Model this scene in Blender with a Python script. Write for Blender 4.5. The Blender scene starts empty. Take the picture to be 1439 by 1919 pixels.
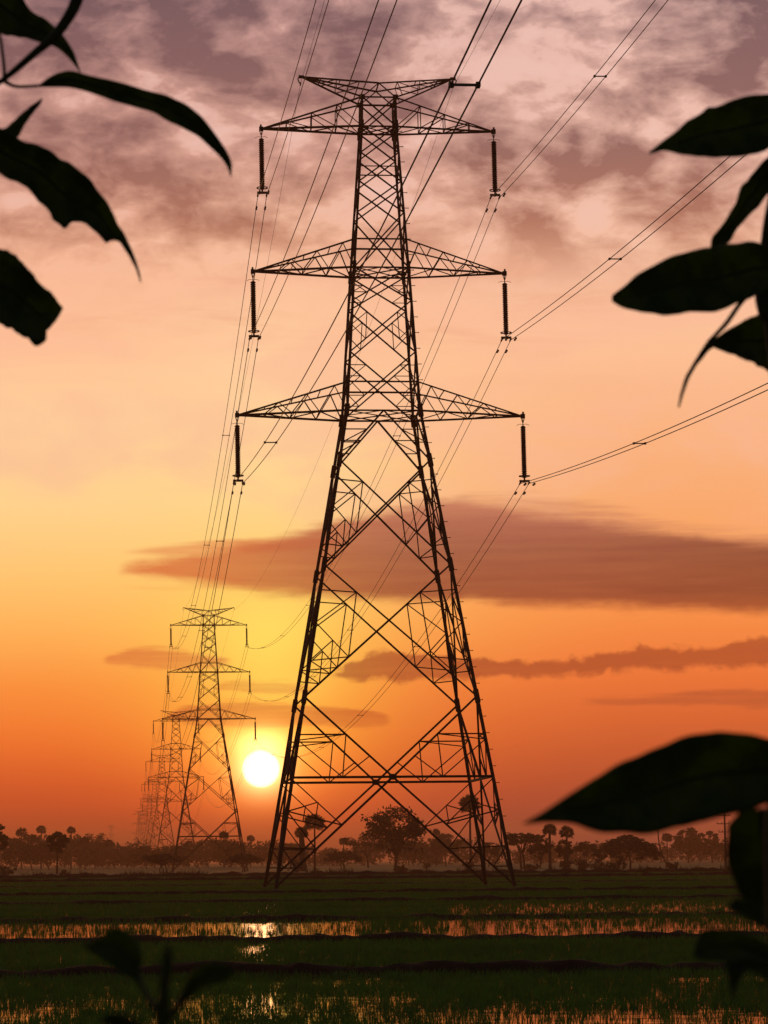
import bpy, bmesh, math, random
import numpy as np
from mathutils import Vector, Matrix

random.seed(7)
RNG = np.random.default_rng(11)
SC = bpy.context.scene
COL = SC.collection
PI = math.pi

# ------------------------------------------------------------------ camera
F_PX, PITCH, ROLL, EYE = 5480.0, 0.11855, 0.00993, 1.6
CP, SP, CR, SR = math.cos(PITCH), math.sin(PITCH), math.cos(ROLL), math.sin(ROLL)


def ray(u, v):
    """direction (with y = 1) of a point of the 1439 x 1919 photograph"""
    a, b = u - 719.5, v - 959.5
    x, d = (a * CR - b * SR) / F_PX, (a * SR + b * CR) / F_PX
    y, z = CP + SP * d, SP - CP * d
    return Vector((x / y, 1.0, z / y))


def at(u, v, Y):
    return Vector((0, 0, EYE)) + ray(u, v) * Y


cam_d = bpy.data.cameras.new('camera')
cam = bpy.data.objects.new('camera', cam_d)
COL.objects.link(cam)
SC.camera = cam
cam_d.sensor_fit = 'HORIZONTAL'
cam_d.sensor_width = 36.0
cam_d.lens = F_PX / 1439 * 36.0
cam_d.clip_start, cam_d.clip_end = 0.1, 20000
cam_d.dof.use_dof = True
cam_d.dof.focus_distance = 160
cam_d.dof.aperture_fstop = 34
r0, u0, f0 = Vector((1, 0, 0)), Vector((0, -SP, CP)), Vector((0, CP, SP))
r1, u1 = r0 * CR - u0 * SR, r0 * SR + u0 * CR
m4 = Matrix(((r1.x, u1.x, -f0.x, 0), (r1.y, u1.y, -f0.y, 0), (r1.z, u1.z, -f0.z, EYE), (0, 0, 0, 1)))
cam.matrix_world = m4

# ------------------------------------------------------------------ exposure
SC.view_settings.view_transform = 'Standard'
SC.view_settings.look = 'None'
SC.view_settings.gamma = 1
SC.view_settings.use_curve_mapping = False
SC.view_settings.exposure = 0.0
SC.render.engine = 'CYCLES'
SC.cycles.use_denoising = True
SC.cycles.max_bounces = 6
SC.cycles.volume_bounces = 0
SC.cycles.caustics_reflective = False
SC.cycles.caustics_refractive = False
SC.cycles.sample_clamp_indirect = 4
SC.cycles.sample_clamp_direct = 2.2

# ------------------------------------------------------------------ sun
SUN_DIR = ray(487, 1442).normalized()
SUN_EL = math.asin(SUN_DIR.z)
SUN_AZ = math.atan2(SUN_DIR.x, SUN_DIR.y)
sun_d = bpy.data.lights.new('sun', 'SUN')
sun_d.energy = 0.35
sun_d.angle = math.radians(0.53)
sun_d.color = (1.0, 0.36, 0.10)
sun = bpy.data.objects.new('sun', sun_d)
COL.objects.link(sun)
sun.rotation_euler = SUN_DIR.to_track_quat('Z', 'Y').to_euler()
sun.location = (0, 0, 60)


# ------------------------------------------------------------------ node helper
def lin(c):
    return tuple((x / 255 / 12.92) if x <= 10.3 else ((x / 255 + .055) / 1.055) ** 2.4 for x in c)


class G:
    """tiny expression builder for shader nodes"""
    def __init__(self, tree):
        self.t = tree
        self.N = tree.nodes
        self.L = tree.links

    def put(self, sock, v):
        if isinstance(v, bpy.types.NodeSocket):
            self.L.new(v, sock)
        elif v is not None:
            sock.default_value = v

    def m(self, op, a, b=None, c=None):
        n = self.N.new('ShaderNodeMath')
        n.operation = op
        for i, x in enumerate((a, b, c)):
            if x is not None:
                self.put(n.inputs[i], x)
        return n.outputs[0]

    def add(self, a, b): return self.m('ADD', a, b)
    def sub(self, a, b): return self.m('SUBTRACT', a, b)
    def mul(self, a, b): return self.m('MULTIPLY', a, b)

    def step(self, x, a, b, lo=0.0, hi=1.0):
        n = self.N.new('ShaderNodeMapRange')
        n.interpolation_type = 'SMOOTHSTEP'
        n.inputs[1].default_value, n.inputs[2].default_value = a, b
        n.inputs[3].default_value, n.inputs[4].default_value = lo, hi
        self.put(n.inputs[0], x)
        return n.outputs[0]

    def gauss(self, u, v, cu, cv, su, sv):
        a = self.mul(self.sub(u, cu), 1 / su)
        b = self.mul(self.sub(v, cv), 1 / sv)
        r = self.add(self.mul(a, a), self.mul(b, b))
        return self.m('POWER', 2.71828, self.mul(r, -1.0))

    def mix(self, f, a, b, mode='MIX'):
        n = self.N.new('ShaderNodeMix')
        n.data_type = 'RGBA'
        n.blend_type = mode
        n.clamp_factor = False
        self.put(n.inputs[0], f)
        for s, v in ((n.inputs[6], a), (n.inputs[7], b)):
            if isinstance(v, tuple):
                s.default_value = (*v[:3], 1)
            else:
                self.put(s, v)
        return n.outputs[2]

    def ramp(self, x, stops):
        n = self.N.new('ShaderNodeValToRGB')
        e = n.color_ramp.elements
        while len(e) < len(stops):
            e.new(0.5)
        for i, (p, c) in enumerate(stops):
            e[i].position = p
            e[i].color = (*c, 1)
        self.put(n.inputs[0], x)
        return n.outputs[0]

    def curve(self, x, pts):
        """x in 0..1, pts list of (x, y) in 0..1"""
        n = self.N.new('ShaderNodeFloatCurve')
        c = n.mapping.curves[0]
        while len(c.points) < len(pts):
            c.points.new(0.5, 0.5)
        for p, (a, b) in zip(c.points, pts):
            p.location = (a, b)
            p.handle_type = 'AUTO_CLAMPED'
        n.mapping.use_clip = False
        n.mapping.update()
        self.put(n.inputs['Value'], x)
        return n.outputs[0]

    def xyz(self, x, y, z=0.0):
        n = self.N.new('ShaderNodeCombineXYZ')
        for i, q in enumerate((x, y, z)):
            self.put(n.inputs[i], q)
        return n.outputs[0]

    def noise(self, vec, scale, detail=4, rough=.5, dist=0.0, lac=2.0):
        n = self.N.new('ShaderNodeTexNoise')
        self.put(n.inputs['Vector'], vec)
        n.inputs['Scale'].default_value = scale
        n.inputs['Detail'].default_value = detail
        n.inputs['Roughness'].default_value = rough
        n.inputs['Distortion'].default_value = dist
        n.inputs['Lacunarity'].default_value = lac
        return n.outputs[0]


# ------------------------------------------------------------------ sky (direction space)
HAZE_D, HAZE_TOP = .00029, 47.5
HAZE_S = (.26, .072, .022)


def sky_comp(q, c):
    """radiance outside the haze that reads as c through it"""
    e = max((1612 - q) / F_PX, .011)
    T = math.exp(-HAZE_D * min((HAZE_TOP - EYE) / math.sin(min(e, 1.5)), 4400))
    return tuple(max((x - s * (1 - T)) / T, .55 * x) for x, s in zip(c, HAZE_S))


def build_world():
    w = bpy.data.worlds.new('World')
    SC.world = w
    w.use_nodes = True
    t = w.node_tree
    t.nodes.clear()
    g = G(t)
    out = t.nodes.new('ShaderNodeOutputWorld')
    bg = t.nodes.new('ShaderNodeBackground')
    t.links.new(bg.outputs[0], out.inputs[0])
    tc = t.nodes.new('ShaderNodeTexCoord')
    sp = t.nodes.new('ShaderNodeSeparateXYZ')
    t.links.new(tc.outputs['Generated'], sp.inputs[0])
    x, y, z = sp.outputs
    K = F_PX
    az = g.m('ARCTAN2', x, y)
    el = g.m('ARCSINE', z)
    u = g.add(g.mul(az, K), 719.5)                       # azimuth, one unit = 1/5480 rad
    v = g.sub(1612.0, g.mul(el, K))                      # elevation, 1612 = horizon
    # three vertical profiles, blended by azimuth
    T = g.m('MULTIPLY_ADD', v, 1 / 9700, 8000 / 9700)
    P = lambda q: (q + 8000) / 9700
    L = [(-8000, (214, 208, 198)), (-2000, (196, 178, 174)), (-600, (170, 128, 130)), (0, (196, 148, 140)), (300, (222, 164, 146)), (520, (248, 186, 150)),
         (650, (255, 194, 150)), (800, (255, 208, 154)), (950, (255, 209, 140)), (1080, (255, 196, 112)), (1180, (254, 176, 88)), (1280, (248, 144, 62)),
         (1380, (236, 116, 46)), (1460, (208, 90, 40)), (1530, (174, 74, 38)), (1600, (128, 58, 38)), (1660, (60, 28, 18))]
    S = [(-8000, (214, 208, 198)), (-2000, (196, 178, 174)), (-600, (170, 128, 130)), (0, (200, 152, 144)), (300, (226, 170, 150)), (520, (250, 192, 154)),
         (650, (255, 202, 156)), (800, (255, 210, 152)), (950, (255, 212, 138)), (1080, (255, 202, 104)), (1180, (255, 200, 86)), (1280, (255, 182, 70)),
         (1380, (253, 160, 56)), (1460, (240, 120, 44)), (1530, (200, 84, 40)), (1600, (136, 60, 38)), (1660, (60, 28, 18))]
    R = [(-8000, (214, 208, 198)), (-2000, (196, 178, 174)), (-600, (170, 128, 130)), (0, (226, 180, 168)), (300, (236, 184, 164)), (520, (246, 190, 158)),
         (650, (252, 192, 150)), (800, (250, 180, 130)), (950, (248, 170, 112)), (1080, (250, 158, 86)), (1180, (244, 138, 68)), (1280, (232, 116, 56)),
         (1380, (206, 96, 48)), (1460, (180, 82, 46)), (1530, (152, 72, 48)), (1600, (118, 62, 48)), (1660, (60, 28, 18))]
    comp = sky_comp
    rl, rs, rr = (g.ramp(T, [(P(q), comp(q, lin(c))) for q, c in X]) for X in (L, S, R))
    base = g.mix(g.step(u, 250, 1250), rl, rr)
    du = g.mul(g.sub(u, 490), 1 / 215)
    ws = g.m('POWER', 2.71828, g.mul(g.mul(du, du), -1.0))
    base = g.mix(ws, base, rs)

    # faint uneven veil in the middle sky
    nv = g.noise(g.xyz(g.mul(u, 1 / 300), g.mul(v, 1 / 130), 4.4), 1.0, 5, .55, .5)
    base = g.mix(g.mul(g.step(nv, .40, .66), g.mul(g.step(v, 420, 560), g.step(v, 1080, 860, 0, .5))), base, lin((255, 190, 156)))

    # high broken cloud, mauve: warped noise on (azimuth, elevation)
    pv = g.xyz(g.mul(u, 1 / 360), g.mul(v, 1 / 215), 3.7)
    warp = t.nodes.new('ShaderNodeTexNoise')
    t.links.new(pv, warp.inputs['Vector'])
    warp.inputs['Scale'].default_value = 1.3
    warp.inputs['Detail'].default_value = 3
    wv = t.nodes.new('ShaderNodeVectorMath')
    wv.operation = 'MULTIPLY_ADD'
    t.links.new(warp.outputs['Color'], wv.inputs[0])
    wv.inputs[1].default_value = (.38, .38, 0)
    t.links.new(pv, wv.inputs[2])
    n1 = g.noise(wv.outputs[0], 2.1, 9, .53)
    n2 = g.noise(wv.outputs[0], 4.6, 6, .52)
    n2b = g.noise(g.xyz(g.mul(u, 1 / 95), g.mul(v, 1 / 46), 2.2), 1.0, 6, .6, .5)
    fld = g.add(g.add(n1, g.mul(g.sub(n2, .5), .30)), g.mul(g.sub(n2b, .5), .26))
    bias = None
    for cu, cv, su, sv, a in ((400, 60, 300, 100, .17), (1370, 70, 190, 150, .18), (990, 330, 200, 52, .15), (230, 330, 280, 60, .08),
                              (470, 420, 260, 40, .06), (1020, 120, 150, 120, -.16), (480, 250, 240, 60, -.04), (1150, 20, 70, 70, -.10),
                              (1250, 330, 260, 90, .04), (60, 120, 120, 120, .05), (760, 80, 150, 60, .03), (720, 300, 120, 80, -.05)):
        b = g.mul(g.gauss(u, v, cu, cv, su, sv), a)
        bias = b if bias is None else g.add(bias, b)
    fld = g.add(fld, bias)
    fade = g.step(v, 600, 400)
    d1 = g.mul(g.m('POWER', g.m('MAXIMUM', g.m('MINIMUM', g.mul(g.sub(fld, .41), 3.9), 1.0), 0.0), .9), fade)
    hi = g.mul(g.step(fld, .48, .32), g.step(v, 560, 300))
    col = g.mix(g.mul(hi, .5), base, lin((248, 205, 192)))
    ccol = g.ramp(g.mul(v, 1 / 600), [(0, lin((112, 84, 90))), (.45, lin((142, 98, 92))), (.8, lin((182, 116, 90))), (1, lin((220, 146, 110)))])
    col = g.mix(g.mul(d1, .92), col, ccol)
    # thin wisps lower down
    n3 = g.noise(g.xyz(g.mul(u, 1 / 420), g.mul(v, 1 / 60), 9.1), 1.0, 7, .6, .6)
    wz = g.mul(g.step(n3, .48, .72), g.mul(g.step(v, 380, 560), g.step(v, 800, 560)))
    col = g.mix(g.mul(wz, .30), col, lin((226, 150, 112)))

    # shaped banks of cloud: (upper edge, lower edge) over azimuth
    edge_n = g.sub(g.noise(g.xyz(g.mul(u, 1 / 130), g.mul(v, 1 / 45), 1.3), 1.0, 6, .6, .4), .5)
    fine_n = g.sub(g.noise(g.xyz(g.mul(u, 1 / 260), g.mul(v, 1 / 16), 5.3), 1.0, 5, .6, .3), .5)
    puff_n = g.sub(g.noise(g.xyz(g.mul(u, 1 / 46), g.mul(v, 1 / 40), 7.3), 1.0, 5, .55, .3), .5)
    uu = g.m('MULTIPLY_ADD', u, 1 / 2400, 400 / 2400)    # -400..2000 -> 0..1

    def bank(top, bot, st, sb, colour, amount, nse, na, texture=.25):
        C = lambda pts: g.m('MULTIPLY_ADD', g.curve(uu, [((a + 400) / 2400, (b - 800) / 800) for a, b in pts]), 800, 800)
        ct, cb = C(top), C(bot)
        vv = g.add(v, g.mul(nse, na))
        m = g.mul(g.step(g.sub(vv, ct), -st, st), g.step(g.sub(cb, vv), -sb, sb))
        m = g.mul(m, g.step(g.sub(cb, ct), 0, 14))
        m = g.mul(m, g.add(1 - texture / 2, g.mul(fine_n, texture * 2)))
        m = g.mul(m, g.step(g.m('ABSOLUTE', az), .5, .3))
        m = g.m('MAXIMUM', g.m('MINIMUM', m, 1.0), 0.0)
        nonlocal col
        col = g.mix(g.mul(m, amount), col, colour)

    bandcol = g.ramp(g.m('MULTIPLY_ADD', v, 1 / 240, -930 / 240), [(0, lin((202, 124, 96))), (.22, lin((172, 96, 78))), (.45, lin((150, 78, 64))), (.8, lin((150, 70, 50))), (1, lin((204, 96, 54)))])
    bandcol = g.mix(g.step(u, 850, 250), bandcol, lin((226, 116, 64)))
    bandcol = g.mix(g.step(u, 900, 1500, 0, .45), bandcol, lin((112, 56, 36)))
    bank([(-400, 1040), (150, 1038), (240, 1030), (330, 1021), (480, 1012), (600, 1010), (680, 1020), (2000, 1020)],
         [(-400, 1020), (150, 1024), (240, 1036), (330, 1038), (480, 1036), (600, 1030), (680, 1016), (2000, 1000)],
         6, 6, lin((232, 132, 78)), .8, fine_n, 16, .4)
    bank([(-400, 1100), (180, 1080), (235, 1060), (330, 1046), (420, 1030), (500, 1012), (600, 985), (720, 962), (860, 946), (1000, 972), (1180, 996), (1439, 1034), (2000, 1080)],
         [(-400, 1060), (180, 1066), (300, 1082), (470, 1108), (640, 1122), (860, 1130), (1100, 1142), (1439, 1160), (2000, 1175)],
         14, 15, bandcol, .93, g.add(edge_n, g.mul(fine_n, .5)), 34, .12)
    bank([(-400, 990), (800, 985), (880, 930), (1000, 931), (1120, 950), (1250, 985), (1439, 1010), (2000, 1040)],
         [(-400, 960), (800, 975), (880, 962), (1000, 985), (1120, 1000), (1250, 1012), (1439, 1040), (2000, 1060)],
         14, 14, lin((206, 130, 96)), .75, fine_n, 44, 1.0)
    bank([(-400, 1120), (140, 1110), (260, 1098), (420, 1099), (560, 1103), (620, 1112), (2000, 1112)],
         [(-400, 1090), (140, 1098), (260, 1104), (420, 1106), (560, 1112), (620, 1108), (2000, 1080)],
         5, 5, lin((232, 150, 74)), .6, fine_n, 12, .6)
    low = lin((172, 76, 42))
    bank([(-400, 1290), (560, 1290), (630, 1262), (680, 1236), (760, 1229), (880, 1238), (1010, 1246), (1120, 1238), (1200, 1222), (1300, 1226), (1439, 1206), (2000, 1190)],
         [(-400, 1250), (560, 1268), (630, 1274), (760, 1279), (900, 1277), (1060, 1270), (1250, 1262), (1439, 1256), (2000, 1250)],
         6, 9, low, .82, g.add(puff_n, g.mul(edge_n, .5)), 44, .15)
    bank([(-400, 1260), (150, 1250), (210, 1226), (260, 1216), (340, 1220), (400, 1232), (470, 1248), (2000, 1250)],
         [(-400, 1200), (150, 1225), (210, 1244), (260, 1247), (340, 1252), (400, 1250), (470, 1238), (2000, 1200)],
         6, 8, lin((224, 112, 58)), .85, g.add(fine_n, g.mul(edge_n, 1.1)), 24, .5)
    bank([(-400, 1310), (340, 1310), (420, 1280), (500, 1278), (560, 1284), (640, 1300), (2000, 1300)],
         [(-400, 1270), (340, 1280), (420, 1296), (500, 1300), (560, 1298), (640, 1290), (2000, 1280)],
         5, 5, lin((226, 118, 48)), .85, g.add(fine_n, g.mul(edge_n, 1.1)), 22, .6)
    bank([(-400, 1370), (290, 1350), (340, 1328), (430, 1316), (500, 1316), (600, 1324), (700, 1336), (760, 1352), (2000, 1352)],
         [(-400, 1340), (290, 1346), (340, 1356), (430, 1362), (520, 1362), (640, 1362), (700, 1357), (760, 1346), (2000, 1340)],
         6, 7, lin((204, 88, 42)), .8, g.add(fine_n, g.mul(edge_n, 1.1)), 26, .5)
    bank([(-400, 1350), (1020, 1345), (1100, 1318), (1250, 1308), (1439, 1304), (2000, 1300)],
         [(-400, 1300), (1020, 1322), (1100, 1326), (1250, 1336), (1439, 1332), (2000, 1330)],
         8, 8, lin((166, 78, 48)), .6, g.add(fine_n, g.mul(edge_n, 1.1)), 30, .6)

    # glow round the sun, then the disc itself
    for cu, cv, su, sv, c, a in ((487, 1412, 110, 70, (1.0, .50, .08), .35), (487, 1392, 52, 26, (1.0, .80, .25), 1.1),
                                 (487, 1440, 40, 40, (1.2, .95, .40), 2.0), (487, 1440, 95, 80, (1.0, .5, .08), .5),
                                 (500, 1215, 115, 95, (.35, 1.0, .2), .16), (520, 1290, 90, 30, (.4, 1.0, .25), .08)):
        col = g.mix(g.mul(g.gauss(u, v, cu, cv, su, sv), a), col, c, 'ADD')
    dx, dy = g.mul(g.sub(u, 480 + 5.2), 1.0), g.sub(v, 1440)
    rr_ = g.m('SQRT', g.add(g.mul(dx, dx), g.mul(dy, dy)))
    disc = g.step(rr_, 37, 26)
    col = g.mix(disc, col, (7, 5.8, 4.4))

    # the dome behind and beside: clear dusk sky
    sky = t.nodes.new('ShaderNodeTexSky')
    sky.sky_type = 'NISHITA'
    sky.sun_disc = False
    sky.sun_elevation = SUN_EL
    sky.sun_rotation = SUN_AZ
    nish = g.mix(1.0, sky.outputs[0], (.06, .06, .06), 'MULTIPLY')
    back = g.step(g.m('ABSOLUTE', az), .35, 1.5)
    col = g.mix(back, col, nish)
    t.links.new(col, bg.inputs[0])
    bg.inputs[1].default_value = 1.0
    w.cycles.sampling_method = 'MANUAL'
    w.cycles.sample_map_resolution = 2048


build_world()


# ------------------------------------------------------------------ materials
def mat(name, col, rough=.7, metal=0.0, var=0.0, scale=4.0, spec=.5, col2=None, bump=0.0, coords='Object'):
    m = bpy.data.materials.new(name)
    m.use_nodes = True
    t = m.node_tree
    g = G(t)
    b = t.nodes['Principled BSDF']
    b.inputs['Roughness'].default_value = rough
    b.inputs['Metallic'].default_value = metal
    b.inputs['Specular IOR Level'].default_value = spec
    tc = t.nodes.new('ShaderNodeTexCoord')
    n = g.noise(tc.outputs[coords], scale, 5, .6)
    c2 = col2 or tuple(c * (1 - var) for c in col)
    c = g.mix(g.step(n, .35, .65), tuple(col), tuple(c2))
    t.links.new(c, b.inputs['Base Color'])
    if bump:
        bn = t.nodes.new('ShaderNodeBump')
        bn.inputs['Strength'].default_value = bump
        t.links.new(n, bn.inputs['Height'])
        t.links.new(bn.outputs[0], b.inputs['Normal'])
    return m


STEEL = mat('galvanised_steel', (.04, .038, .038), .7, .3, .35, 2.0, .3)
STEEL2 = mat('dark_fitting', (.08, .08, .08), .5, .5, .3, 8.0)
WIRE = mat('aluminium_wire', (.09, .085, .08), .65, .3, .2, .5, .3)
GLASS = mat('insulator_glaze', (.018, .012, .010), .6, 0, .3, 12.0, .2)
CONCRETE = mat('concrete', (.12, .11, .10), .9, 0, .4, 3.0, bump=.3)
BARK = mat('bark', (.07, .05, .035), .9, 0, .5, 6.0, bump=.4)
FOLI = mat('foliage', (.055, .07, .025), .75, 0, 0, .7, .2, (.03, .045, .018))
FOLI2 = mat('palm_foliage', (.05, .06, .025), .7, 0, 0, .9, .2, (.03, .04, .02))
DRYG = mat('bank_weeds', (.05, .055, .02), .8, 0, 0, .8, .2, (.03, .03, .014))
SOIL = mat('wet_mud', (.007, .008, .005), 1.0, 0, .5, 2.5, .05, bump=.3)
WOOD = mat('weathered_wood', (.08, .06, .045), .85, 0, .4, 5.0)
STEM = mat('green_stem', (.05, .055, .022), .7, 0, 0, 30.0, .3, (.03, .028, .015))


def ground_mat():
    m = bpy.data.materials.new('field_soil')
    m.use_nodes = True
    t = m.node_tree
    g = G(t)
    b = t.nodes['Principled BSDF']
    b.inputs['Roughness'].default_value = .95
    b.inputs['Specular IOR Level'].default_value = .1
    tc = t.nodes.new('ShaderNodeTexCoord')
    n = g.noise(tc.outputs['Object'], .03, 8, .65)
    n2 = g.noise(tc.outputs['Object'], .9, 6, .65)
    c = g.mix(g.step(n, .4, .6), (.09, .115, .03), (.085, .075, .036))
    c = g.mix(g.step(n2, .35, .7), c, (.055, .075, .02))
    t.links.new(c, b.inputs['Base Color'])
    return m


def water_mat():
    m = bpy.data.materials.new('paddy_water')
    m.use_nodes = True
    t = m.node_tree
    g = G(t)
    b = t.nodes['Principled BSDF']
    b.inputs['Base Color'].default_value = (.018, .014, .008, 1)
    b.inputs['Roughness'].default_value = .06
    b.inputs['IOR'].default_value = 1.33
    tc = t.nodes.new('ShaderNodeTexCoord')
    n = g.noise(tc.outputs['Object'], 2.2, 3, .5)
    n2 = g.noise(tc.outputs['Object'], .5, 2, .5)
    bn = t.nodes.new('ShaderNodeBump')
    bn.inputs['Strength'].default_value = .16
    bn.inputs['Distance'].default_value = .05
    t.links.new(g.add(n, g.mul(n2, 1.5)), bn.inputs['Height'])
    t.links.new(bn.outputs[0], b.inputs['Normal'])
    return m


def leaf_mat():
    m = bpy.data.materials.new('broad_leaf')
    m.use_nodes = True
    t = m.node_tree
    g = G(t)
    b = t.nodes['Principled BSDF']
    b.inputs['Roughness'].default_value = .5
    b.inputs['Specular IOR Level'].default_value = .3
    uv = t.nodes.new('ShaderNodeUVMap')
    sp = t.nodes.new('ShaderNodeSeparateXYZ')
    t.links.new(uv.outputs[0], sp.inputs[0])
    s = g.m('ABSOLUTE', g.sub(sp.outputs[0], .5))
    ph = g.sub(g.mul(sp.outputs[1], 15.0), g.mul(s, 5.0))
    vein = g.step(g.m('ABSOLUTE', g.sub(g.m('FRACT', ph), .5)), .07, .0)
    n = g.noise(sp.outputs[0], 1, 1)
    tc = t.nodes.new('ShaderNodeTexCoord')
    n = g.noise(tc.outputs['Object'], 28, 5, .6)
    c = g.mix(g.step(n, .35, .7), (.035, .06, .012), (.022, .036, .012))
    c = g.mix(g.mul(vein, .6), c, (.06, .085, .02))
    t.links.new(c, b.inputs['Base Color'])
    bn = t.nodes.new('ShaderNodeBump')
    bn.inputs['Strength'].default_value = .3
    bn.inputs['Distance'].default_value = .002
    t.links.new(vein, bn.inputs['Height'])
    t.links.new(bn.outputs[0], b.inputs['Normal'])
    tr = t.nodes.new('ShaderNodeBsdfTranslucent')
    t.links.new(g.mix(g.step(n, .4, .6), g.mix(g.mul(vein, .7), (.30, .42, .03), (.17, .24, .02)), (.15, .22, .02)), tr.inputs[0])
    mx = t.nodes.new('ShaderNodeMixShader')
    mx.inputs[0].default_value = .31
    t.links.new(b.outputs[0], mx.inputs[1])
    t.links.new(tr.outputs[0], mx.inputs[2])
    t.links.new(mx.outputs[0], t.nodes['Material Output'].inputs[0])
    return m


def rice_mat():
    m = bpy.data.materials.new('rice_blades')
    m.use_nodes = True
    t = m.node_tree
    g = G(t)
    b = t.nodes['Principled BSDF']
    b.inputs['Roughness'].default_value = .7
    b.inputs['Specular IOR Level'].default_value = .15
    tc = t.nodes.new('ShaderNodeTexCoord')
    n = g.noise(tc.outputs['Object'], .16, 6, .65)
    n2 = g.noise(tc.outputs['Object'], 2.6, 5, .7)
    c = g.mix(g.step(n, .35, .65), (.065, .165, .032), (.04, .115, .028))
    c = g.mix(g.step(n2, .42, .68), c, (.026, .07, .02))
    t.links.new(c, b.inputs['Base Color'])
    tr = t.nodes.new('ShaderNodeBsdfTranslucent')
    t.links.new(g.mix(g.step(n2, .42, .68), g.mix(g.step(n, .35, .65), (.10, .27, .03), (.065, .20, .026)), (.05, .15, .024)), tr.inputs[0])
    mx = t.nodes.new('ShaderNodeMixShader')
    mx.inputs[0].default_value = .34
    t.links.new(b.outputs[0], mx.inputs[1])
    t.links.new(tr.outputs[0], mx.inputs[2])
    t.links.new(mx.outputs[0], t.nodes['Material Output'].inputs[0])
    return m


GROUND, WATER, LEAF = ground_mat(), water_mat(), leaf_mat()
RICE = rice_mat()


# ------------------------------------------------------------------ object helpers
def tag(o, label=None, cat=None, group=None, kind=None):
    if label:
        o['label'] = label
    if cat:
        o['category'] = cat
    if group:
        o['group'] = group
    if kind:
        o['kind'] = kind
    return o


def thing(name, label, cat, loc=(0, 0, 0), rotz=0.0, group=None):
    o = bpy.data.objects.new(name, None)
    o.empty_display_size = .2
    COL.objects.link(o)
    o.location = loc
    o.rotation_euler = (0, 0, rotz)
    return tag(o, label, cat, group)


def link(name, me, m, parent=None, loc=None):
    o = bpy.data.objects.new(name, me)
    if m is not None and not me.materials:
        me.materials.append(m)
    COL.objects.link(o)
    if parent is not None:
        o.parent = parent
    if loc is not None:
        o.location = loc
    return o


def npmesh(name, V, T, smooth=False):
    """mesh from a vertex array and a triangle (or quad) array"""
    V = np.asarray(V, dtype=np.float32)
    T = np.asarray(T, dtype=np.int32)
    k = T.shape[1]
    me = bpy.data.meshes.new(name)
    me.vertices.add(len(V))
    me.vertices.foreach_set('co', V.ravel())
    me.loops.add(T.size)
    me.loops.foreach_set('vertex_index', T.ravel())
    me.polygons.add(len(T))
    me.polygons.foreach_set('loop_start', np.arange(0, T.size, k, dtype=np.int32))
    if smooth:
        me.polygons.foreach_set('use_smooth', np.ones(len(T), dtype=bool))
    me.update(calc_edges=True)
    me.validate()
    return me


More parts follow.
